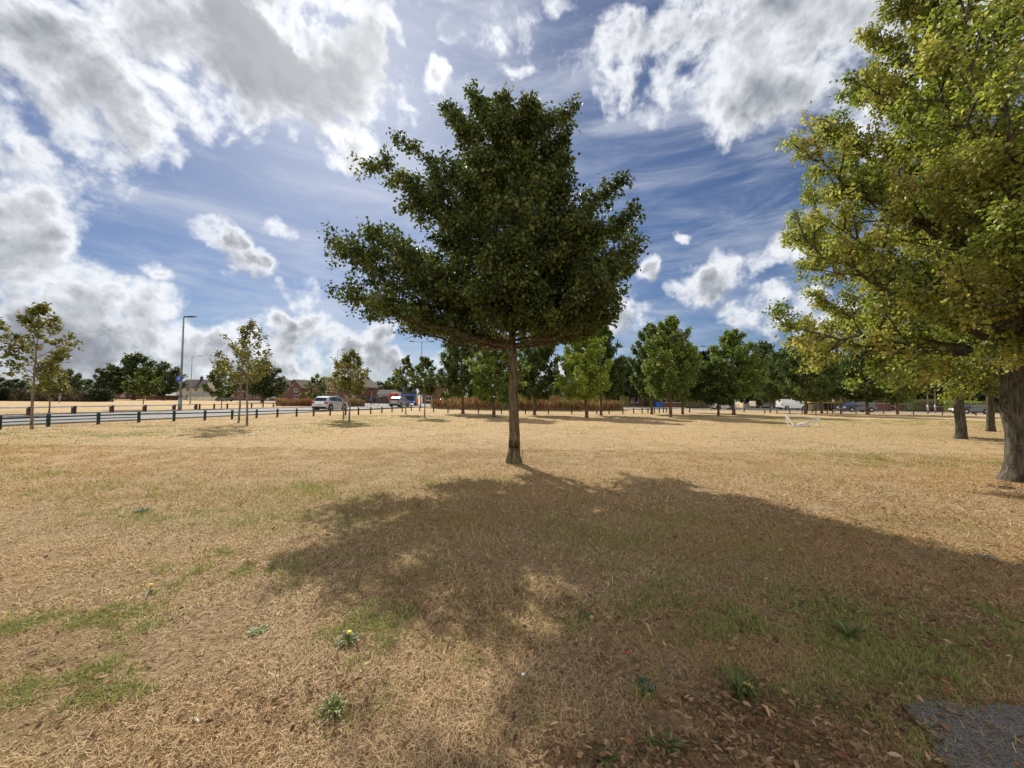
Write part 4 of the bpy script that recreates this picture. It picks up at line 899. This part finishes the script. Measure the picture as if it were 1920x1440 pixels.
house('detached_house', 372, 148, 11.5, 8, 4.9, 7.9, M['render'], M['tileg'], 'cream rendered house with dark roof and chimney left of the bushy tree', R(-12), 'x', two([-4, 0, 3.8]), 1.9, (1.2, 0))
house('garage', 389, 132, 9, 6, 1.7, 3.0, M['render'], M['tileg'], 'low cream garage with dark hipped roof in front of the cream house', R(-8), hip=True, cat='garage')
house('brick_house', 470, 150, 13, 8, 4.9, 7.6, M['brick'], M['tile'], 'brick house mostly behind the dark leaning tree', 0, 'x', two([-4.5, -1.2, 2, 5]), .4)
house('brick_house', 545, 148, 11, 8, 5.0, 8.0, M['brickb'], M['tile'], 'brown brick house left of the feathery small tree', R(5), 'x', two([-3.5, 3]), 0, (-3, 0))
house('brick_house', 568, 140, 6, 9, 5.0, 7.8, M['brick'], M['tile'], 'brick gable house end just left of the feathery small tree', R(-10), 'y', two([0.8]))
house('brick_house', 628, 126, 11, 8, 5.2, 8.0, M['brickb'], M['tile'], 'brown brick house with a hipped roof right above the silver car', 0, 'x', [(-.5, 3.4, 2.6, 1.3), (-3.5, .9, 2, 1.3), (3, .9, 2, 1.3)], 1.2, hip=True)
house('brick_house', 675, 122, 8, 9, 5.0, 8.0, M['brick'], M['tile'], 'red brick gable-end house behind the dense young tree', R(-14), 'y', [(1.0, 3.0, 1.1, 1.2), (1.0, .8, 1.1, 1.3), (-1.8, .8, 1.3, 1.3)], -.3)
house('garage', 729, 118, 5.4, 5, 2.6, 4.0, M['white'], M['tileg'], 'white low building with a shallow grey roof left of the blue lorry', R(8), 'x', cat='garage')
house('low_building', 230, 150, 12, 6, 2.6, 3.6, M['brick'], M['tile'], 'low brick building in front of the dark clump of trees', 0, 'x', [(-4, 1.0, 1.4, 1.1), (-1, 1.0, 1.4, 1.1), (3, 1.0, 1.4, 1.1)], 5, cat='building')
house('brick_house', 830, 112, 10, 8, 5.0, 7.8, M['brick'], M['tile'], 'brick house behind the left end of the tall weeds', 0, 'x', two([-3.2, 2.8]), 0)
house('brick_house', 1172, 92, 10.5, 8, 4.9, 7.6, M['brick'], M['tile'], 'red brick house with white windows right of the tall weeds', 0, 'x', [(-3.2, .8, 2.2, 1.5), (-3.2, 3.2, 2.0, 1.3), (1.0, 1.0, 1.6, 1.2), (1.0, 3.2, 1.6, 1.3), (3.8, 3.2, 1.1, 1.2)], 3.6, (0, 0))
house('brick_house', 1262, 91, 10, 8, 4.9, 7.6, M['brick'], M['tile'], 'red brick house behind the tallest park tree', 0, 'x', [(-3.2, .8, 2.2, 1.5), (-3.2, 3.2, 2.0, 1.3), (2.6, .9, 2.4, 1.4), (2.6, 3.2, 1.8, 1.3)], -.6, (0, 0))
house('brick_house', 1100, 94, 10, 8, 4.9, 7.6, M['render'], M['tileg'], 'pale house half hidden by the bright light green tree', 0, 'x', two([-3.2, 2.8]), 0)
house('brick_house', 1480, 92, 11, 8, 4.9, 7.6, M['brick'], M['tile'], 'brick house in deep shade behind the white van', 0, 'x', two([-3.4, 3.2]), 0)
house('brick_house', 1610, 84, 11, 8, 4.9, 7.8, M['brick'], M['tile'], 'brick house behind the navy people carrier', R(-8), 'x', two([-3.4, 3.2]), 0, (0, 0))
house('brick_house', 1668, 86, 7, 8, 4.9, 7.8, M['brick'], M['tile'], 'brick gable house behind the brick gate wall', R(-10), 'y', two([-1.5, 1.6], w_=1.2))
house('brick_house', 1725, 84, 10, 8, 4.9, 7.8, M['brickb'], M['tile'], 'brown brick house with white-framed windows behind the small silver car', R(-10), 'x', two([-3.2, 2.8]), 0)
house('brick_house', 1850, 74, 11, 8, 4.9, 7.8, M['brick'], M['tile'], 'brick house behind the two park trunks at the right edge', R(-16), 'x', two([-3.2, 2.8]), 0)
def wall(name, x0, Y0, x1, Y1, h, mt, label, th=.24, coping=True):
    a_ = GX(x0, Y0); b_ = GX(x1, Y1); e = empty(name, a_, 0, label, 'wall'); d = b_-a_
    MB().bar((0, 0, h/2-.05), (d.x, d.y, h/2-.05), th, h+.1).build('wall_face', mt, e)
    if coping: MB().bar((0, 0, h+.035), (d.x, d.y, h+.035), th+.08, .07).build('coping', M['cream'], e)
    for q in (0, 1): MB().box(d.x*q-.2, d.x*q+.2, d.y*q-.2, d.y*q+.2, 0, h+.2).build('pier', mt, e)
    return e
wall('brick_wall', 1240, 84.6, 1296, 83.5, 1.1, M['brick'], 'low red brick garden wall behind the trunks right of the blue bin')
wall('brick_wall', 1632, 72, 1668, 71, 1.35, M['brick'], 'dark red brick wall right behind the navy people carrier')
wall('brick_wall', 1684, 72, 1697, 71.5, 1.3, M['brickb'], 'short brick gate wall left of the small silver car')
wall('brick_wall', 1722, 71, 1795, 66, .9, M['brick'], 'long low brick wall left of the pale straight trunk')
wall('brick_wall', 1140, 85.5, 1190, 85, .9, M['brick'], 'low brick garden wall in front of the house right of the weeds')
wall('brick_wall', 275, 140, 340, 135, 1.6, M['brick'], 'long red boundary wall left of the cream house')
wall('garden_wall', 396, 124, 420, 124, 1.3, M['cream'], 'pale garden wall beside the low cream garage')
wall('brick_wall', 1395, 84, 1470, 84, 1.0, M['concrete'], 'grey low wall behind the white notice board')
wall('brick_wall', 430, 142, 540, 138, 1.0, M['brick'], 'low brick wall behind the far silver car')
wall('timber_fence', 686, 108, 735, 100, 1.5, M['wood'], 'dark close-boarded fence in front of the white low building', coping=False)
# hedges
def hedge(x, Y, wx, wy, h, label, pal=DG, leaf=.14, n_=5000):
    p = GX(x, Y); q = rng.random((n_, 3))*2-1; ax = rng.integers(0, 3, n_); q[np.arange(n_), ax] = np.sign(q[np.arange(n_), ax])*(.86+.14*rng.random(n_))
    q = q*np.array([wx/2, wy/2, h/2])+np.array([0, 0, h/2]); q += (fbm(q[:, 0]*1.4+x, q[:, 2]*1.4, 3)[:, None]-.5)*.5; D = nrm(rng.normal(0, 1, (n_, 3))); Sd = nrm(np.cross(D, rng.normal(0, 1, (n_, 3))))
    L = leaf*(.6+.8*rng.random(n_))[:, None]; vv = np.stack([q, q+D*L*.5+Sd*L*.4, q+D*L, q+D*L*.5-Sd*L*.4], 1).reshape(-1, 3); i0 = np.arange(n_)*4
    cc = np.array(pal)[rng.integers(0, len(pal), n_)]*(.6+.8*rng.random(n_))[:, None]
    e = empty('hedge', p, 0, label, 'hedge'); link('foliage', npmesh('hedge', vv, [np.stack([i0, i0+1, i0+2, i0+3], -1)], np.repeat(cc, 4, 0)), M['leaf_far'], e)
    MB().box(-wx*.4, wx*.4, -wy*.38, wy*.38, -.05, h*.86, .2).build('twigs', M['bark_far'], e); return e
hedge(60, 88, 34, 4, 2.8, 'long dark hedge beneath the trees at the left edge', [(.012, .02, .008), (.02, .032, .012), (.03, .045, .015)], .3, 12000)
hedge(-100, 85, 24, 4, 3.0, 'dark hedge running out of the left side', [(.012, .02, .008), (.02, .032, .012)], .3, 5000)
hedge(1315, 80, 7, 2.5, 2.0, 'dark hedge under the conifers left of the silver hatchback', DG[:3])
hedge(1240-18, 84.0, 2.2, 1.6, 2.0, 'small bush by the door of the house right of the weeds')
hedge(1170, 84.0, 1.8, 1.4, 2.3, 'round light bush under the white windows', LG, .12, 2500)
hedge(1435, 86, 5, 2.0, 2.2, 'yellow-green hedge left of the white van', [(.2, .2, .05), (.28, .26, .07), (.14, .16, .04)])
hedge(1830, 66, 9, 2.0, 1.9, 'bright green hedge between the pale trunk and the thick edge trunk', LG)
hedge(1755, 70, 10, 2.0, 2.2, 'green hedge over the long low brick wall', DG)
hedge(1560, 80, 9, 2.0, 2.2, 'dark hedge behind the yellow-roofed shelter', DG[:3])
hedge(710, 112, 9, 3, 1.9, 'dark scrub in front of the white low building', [(.03, .035, .015), (.05, .05, .025)], .25)

# ------------------------------------------------------------------ shelter, board, bins, barrier
sp = GX(1544, 52); e = empty('bus_shelter', sp, 0, 'low shelter with a yellow roof edge and dark posts at the back of the green', 'shelter')
MB().box(-2.2, 2.2, -.5, .9, 1.42, 1.52, .03).build('roof', M['yellow'], e)
for x_ in (-1.75, -1.1, 1.0, 1.7):
    MB().box(x_-.05, x_+.05, .6, .7, 0, 1.42).build('post', M['trim'], e)
MB().box(-1.7, 1.65, .63, .66, .35, 1.3).build('back_panel', M['pane'], e); MB().box(-.9, .9, .15, .45, .42, .47, .015).build('bench', M['yellow'], e)
MB().box(-1.7, -1.35, -.1, -.02, .2, .34).build('marker', M['yellow'], e); MB().box(1.1, 1.5, -.1, -.02, .2, .34).build('marker', M['yellow'], e)
MB().box(1.2, 1.45, -.1, .0, 1.52, 1.9, .02).build('roof_sign', M['white'], e); MB().box(-1.7, -1.1, .5, .56, .45, 1.35).build('timetable', M['cream'], e)
p = GX(1411, 66); e = empty('notice_board', p, 0, 'white notice board on two posts right of the silver hatchback', 'sign')
MB().box(-.5, .5, -.04, .04, .75, 1.6, .015).build('board', M['white'], e)
for s_ in (-1, 1): MB().box(s_*.42-.03, s_*.42+.03, .045, .1, 0, 1.55).build('post', M['steel'], e)
p = GX(1234, 82.5); e = empty('skip', p, R(4), 'bright blue bin standing by the brick garden wall', 'bin')
MB().prism([(-.65, .1), (.65, .1), (.8, 1.1), (-.8, 1.1)], 'y', -.5, .5).build('body', M['bluebin'], e); MB().box(-.85, .85, -.55, .55, 1.1, 1.2, .03).build('lid', M['bluebin'], e)
# people far away by the junction
def person(x, Y, label, top, legs, yaw=0.0, H=1.74):
    p = GX(x, Y); e = empty('person', p, yaw, label, 'person')
    me = bpy.data.meshes.new('body'); J = [(0, 0, .95), (0, 0, 1.2), (0, -.01, 1.43), (0, -.01, 1.53), (0, -.02, 1.64), (-.19, 0, 1.40), (-.24, .02, 1.13), (-.22, -.08, .88), (.19, 0, 1.40), (.24, -.04, 1.13), (.22, -.16, .92),
      (-.10, 0, .90), (-.11, -.06, .50), (-.11, .05, .08), (-.11, -.10, .04), (.10, 0, .90), (.11, .10, .50), (.11, .22, .10), (.11, .10, .04)]
    E = [(0, 1), (1, 2), (2, 3), (3, 4), (2, 5), (5, 6), (6, 7), (2, 8), (8, 9), (9, 10), (0, 11), (11, 12), (12, 13), (13, 14), (0, 15), (15, 16), (16, 17), (17, 18)]
    Rr = [.15, .14, .14, .06, .10, .07, .05, .035, .07, .05, .035, .09, .065, .045, .04, .09, .065, .045, .04]
    k = H/1.74; me.from_pydata([(a_*k, b_*k, c_*k) for a_, b_, c_ in J], E, []); o = link('body', me, M[legs], e)
    sk = o.modifiers.new('skin', 'SKIN'); 
    for i, r_ in enumerate(Rr): me.skin_vertices[0].data[i].radius = (r_*k, r_*k*.8 if i < 3 else r_*k)
    me.skin_vertices[0].data[0].use_root = True; ss = o.modifiers.new('sub', 'SUBSURF'); ss.levels = ss.render_levels = 1
    rings = [(0, 0, z*k) for z in (.92, 1.1, 1.3, 1.44, 1.5)]; MB().tube(rings, [.185*k, .18*k, .20*k, .17*k, .07*k], 12).build('jacket', M[top], e, True)
    MB().tube([(0, -.02*k, 1.54*k), (0, -.02*k, 1.60*k), (0, -.02*k, 1.68*k), (0, -.02*k, 1.74*k)], [.07*k, .095*k, .10*k, .03*k], 12).build('head', M['skin'], e, True)
    MB().tube([(0, .0, 1.64*k), (0, .0, 1.70*k), (0, .0, 1.765*k)], [.108*k, .108*k, .03*k], 12).build('hair', M['trim'], e, True)
person(696, 76, 'person in blue top walking beside the road at the bend', 'shirt', 'cloth', .6)
person(702, 77, 'person in dark clothes right of the one in the blue top', 'cloth', 'cloth', .2)
person(782, 70, 'person in orange work clothes right of the blue lorry', 'hivis', 'hivis', 0)

# white toppled frame on the lawn
B0 = G(1506, 800); e = empty('toppled_frame', B0, 0, 'white tubular metal frame lying toppled on the lawn', 'frame')
Y0 = B0.y
def fp(x, y, dy=0.0): q = P(x, y, Y0+dy); return (q.x-B0.x, dy, max(q.z, .03))
def fb(nm, a_, b_, w_=.045): MB().bar(a_, b_, w_, w_).build(nm, M['whitem'], e)
A_ = fp(1473, 777, .5); B_ = fp(1489, 798, -.1); C_ = fp(1537, 785, .5); D_ = fp(1478, 800, .2); E_ = fp(1500, 799, -.15); F2_ = fp(1533, 801, .1); G_ = fp(1513, 791, .6); H_ = fp(1520, 799, .7)
fb('top_rail', A_, C_, .06); fb('side_rail', A_, B_, .06); fb('bottom_rail', B_, G_, .05); fb('leg', C_, E_, .07); fb('leg', D_, H_, .05); fb('cross_bar', C_, F2_, .045); fb('side_rail', A_, D_, .03); fb('cross_bar', D_, E_, .05)
wm = MB()
for i in range(1, 9):
    t = i/9; a_ = Vector(C_).lerp(Vector(E_), t*.6); b_ = Vector(F2_).lerp(Vector(E_), t*.6+.05); wm.bar(a_, b_, .008, .008)
for i in range(1, 7): t = i/7; wm.bar(Vector(A_).lerp(Vector(B_), t), Vector(A_).lerp(Vector(D_), t), .008, .008)
wm.build('mesh_infill', M['whitem'], e)

# ------------------------------------------------------------------ small things on the lawn
def rosette(px, py, n_, L, w_, label, pal, up=.5, nm='weed_tuft', flower=False, cat='plant', group=None):
    L *= .75; up *= .6; n_ = int(n_*1.3); w_ *= .8
    p = G(px, py); z = float(hgt(np.array(p.x), np.array(p.y))); e = empty(nm, (p.x, p.y, z), 0, label, cat, group); vs, fs, cs = [], [], []
    for i in range(n_):
        a_ = rng.random()*6.283; l_ = L*(.5+.7*rng.random()); ww = w_*(.7+.6*rng.random()); k = up*(.4+1.1*rng.random()); r0_ = rng.random()*.02; c_ = np.array(pal[rng.integers(0, len(pal))])*(.7+.6*rng.random())
        D = np.array([math.cos(a_), math.sin(a_), 0]); S_ = np.array([-math.sin(a_), math.cos(a_), 0]); b_ = len(vs)
        for t, wt, zt in ((0, .3, 0), (.4, 1, .75), (.75, .8, 1.0), (1, .05, .85)):
            c0 = D*(r0_+l_*t*(1-.3*k))+np.array([0, 0, k*l_*zt]); vs += [c0-S_*ww*wt, c0+S_*ww*wt]; cs += [c_, c_]
        for r_ in range(3): fs.append((b_+2*r_, b_+2*r_+1, b_+2*r_+3, b_+2*r_+2))
    link('leaves', npmesh(nm, np.array(vs), [np.array(fs)], np.array(cs), True), M['leaf'], e)
    if flower:
        MB().tube([(0, 0, 0), (.01, 0, .06)], .003, 6).build('stem', M['leaf'] if False else M['green'], e)
        f = MB()
        for i in range(14):
            a_ = i*.449; f.add([(.01, 0, .062), (.01+.012*math.cos(a_-.15), .012*math.sin(a_-.15), .068), (.01+.017*math.cos(a_), .017*math.sin(a_), .066), (.01+.012*math.cos(a_+.15), .012*math.sin(a_+.15), .068)], [(0, 1, 2, 3)])
        f.tube([(.01, 0, .058), (.01, 0, .072)], .010, 8).build('flower', M['petal'], e)
    return e
GP = [(.11, .16, .045), (.15, .20, .06), (.22, .25, .09)]; BG = [(.07, .13, .07), (.10, .17, .10)]
rosette(1212, 1290, 46, .07, .009, 'dark clover-like tuft in shade below the centre', BG, .5)
rosette(1390, 1305, 60, .13, .007, 'large green tuft among heaped brown leaves', GP, 1.0)
rosette(1250, 1395, 30, .10, .008, 'pale green weed at the bottom just right of centre', GP, .6)
rosette(485, 1185, 34, .07, .010, 'small dark weed left of the yellow flower', GP, .5)
rosette(652, 1205, 60, .09, .006, 'grass tuft with a yellow flower left of the shadow', GP, .9, flower=True)
rosette(625, 1335, 44, .10, .006, 'green tuft lit by sun near the bottom left of centre', GP, 1.0)
rosette(1110, 1165, 26, .07, .009, 'small weed in the tree shadow', GP, .5)
rosette(1130, 1420, 26, .08, .010, 'broad-leaved weed at the bottom edge', GP, .5)
rosette(265, 960, 60, .12, .010, 'bluish weed tuft on the dry lawn at left', BG, .5)
rosette(280, 1114, 14, .06, .006, 'little plant with yellow flower on the left lawn', GP, .6, flower=True)
rosette(1590, 1195, 70, .12, .006, 'bright grass tuft in the right part of the shadow', GP, 1.0)
rosette(1270, 960+50, 22, .07, .009, 'weed in the far part of the tree shadow', GP, .5)
def bit(px, py, sz, mt, label, nm, cat, seed=0):
    p = G(px, py); z = float(hgt(np.array(p.x), np.array(p.y))); rg = np.random.default_rng(seed); vs = []; n1, n2 = 8, 5
    for i in range(n2):
        th = math.pi*(i+.5)/n2
        for j in range(n1):
            ph = 2*math.pi*j/n1; r_ = 1+rg.normal(0, .14); vs.append((sz[0]*r_*math.sin(th)*math.cos(ph), sz[1]*r_*math.sin(th)*math.sin(ph), sz[2]*(1+math.cos(th)*r_)))
    fs = [(i*n1+j, i*n1+(j+1) % n1, (i+1)*n1+(j+1) % n1, (i+1)*n1+j) for i in range(n2-1) for j in range(n1)]+[tuple(range(n1)), tuple(range(n1*n2-1, n1*n2-1-n1, -1))]
    o = MB().add(vs, fs).build(nm, mt); o.location = (p.x, p.y, z+.012); o.rotation_euler = (0, 0, rg.random()*6); tag(o, label, cat); return o
bit(1838, 1047, (.035, .025, .014), M['stone'], 'left grey stone of the pair on the right lawn', 'stone', 'stone', 1)
bit(1857, 1051, (.045, .03, .018), M['stone'], 'right and larger grey stone of the pair on the right lawn', 'stone', 'stone', 2)
bit(981, 1270, (.012, .009, .005), M['white'], 'tiny white scrap of litter on the lit strip below centre', 'litter_scrap', 'litter', 3)
bit(1175, 1229, (.022, .008, .004), M['foil'], 'small red and white wrapper in the tree shadow', 'wrapper', 'litter', 4)
bit(1893, 1236, (.016, .011, .005), M['white'], 'white scrap of litter near the right edge', 'litter_scrap', 'litter', 5)
bit(1463, 1033, (.03, .012, .004), M['cream'], 'pale flat scrap in the far right of the tree shadow', 'litter_scrap', 'litter', 6)
bit(657, 968, (.04, .012, .006), M['cream'], 'pale stick-like scrap at the left tip of the shadow', 'litter_scrap', 'litter', 7)
bit(368, 1361, (.024, .006, .005), M['cream'], 'cream paper scrap on the grass at bottom left', 'litter_scrap', 'litter', 8)
# big pale leaf standing on the leaf heap
def bigleaf(px, py, L, az, col, label):
    p = G(px, py); z = float(hgt(np.array(p.x), np.array(p.y)))+.02; vs, fs, cs = [], [], []
    for i, (t, wt) in enumerate(((0, .05), (.2, .6), (.45, 1), (.7, .8), (.9, .35), (1, .03))):
        for s_ in (-1, 0, 1): vs.append((L*t*math.cos(az)-s_*wt*.12*L*math.sin(az), L*t*math.sin(az)+s_*wt*.12*L*math.cos(az), .04*math.sin(t*5)+abs(s_)*.08*L*wt)); cs.append(col)
    for r_ in range(5):
        for s_ in range(2): a_ = r_*3+s_; fs.append((a_, a_+1, a_+4, a_+3))
    o = link('fallen_leaf', npmesh('fallen_leaf', np.array(vs), [np.array(fs)], np.array(cs), True), M['dry']); o.location = (p.x, p.y, z); tag(o, label, 'leaf')
bigleaf(1385, 1300, .12, -.7, (.5, .4, .14), 'long yellowish leaf lying on the green tuft among brown leaves')
bigleaf(1420, 1340, .09, -1.0, (.48, .33, .2), 'pale brown curled leaf just below the long yellowish one')
bigleaf(1200, 1185, .11, -.8, (.42, .28, .15), 'long tan leaf in the shadow above the red wrapper')
bigleaf(1680, 1300, .06, -.6, (.5, .36, .18), 'tan leaf beside the tarmac path')
# sucker shoots at the foot of the lone tree
e = empty('sucker_shoot', (cb.x+.19, cb.y-.06, 0), 0, 'thin woody shoot growing at the foot of the lone tree trunk', 'plant')
MB().tube([(0, 0, -.02), (.01, 0, .25), (-.03, .01, .5)], [.008, .006, .003], 6).tube([(.01, 0, .2), (.05, 0, .34)], [.005, .002], 5).tube([(0, 0, .1), (.06, 0, .2)], [.005, .002], 5).build('stem', M['bark'], e)
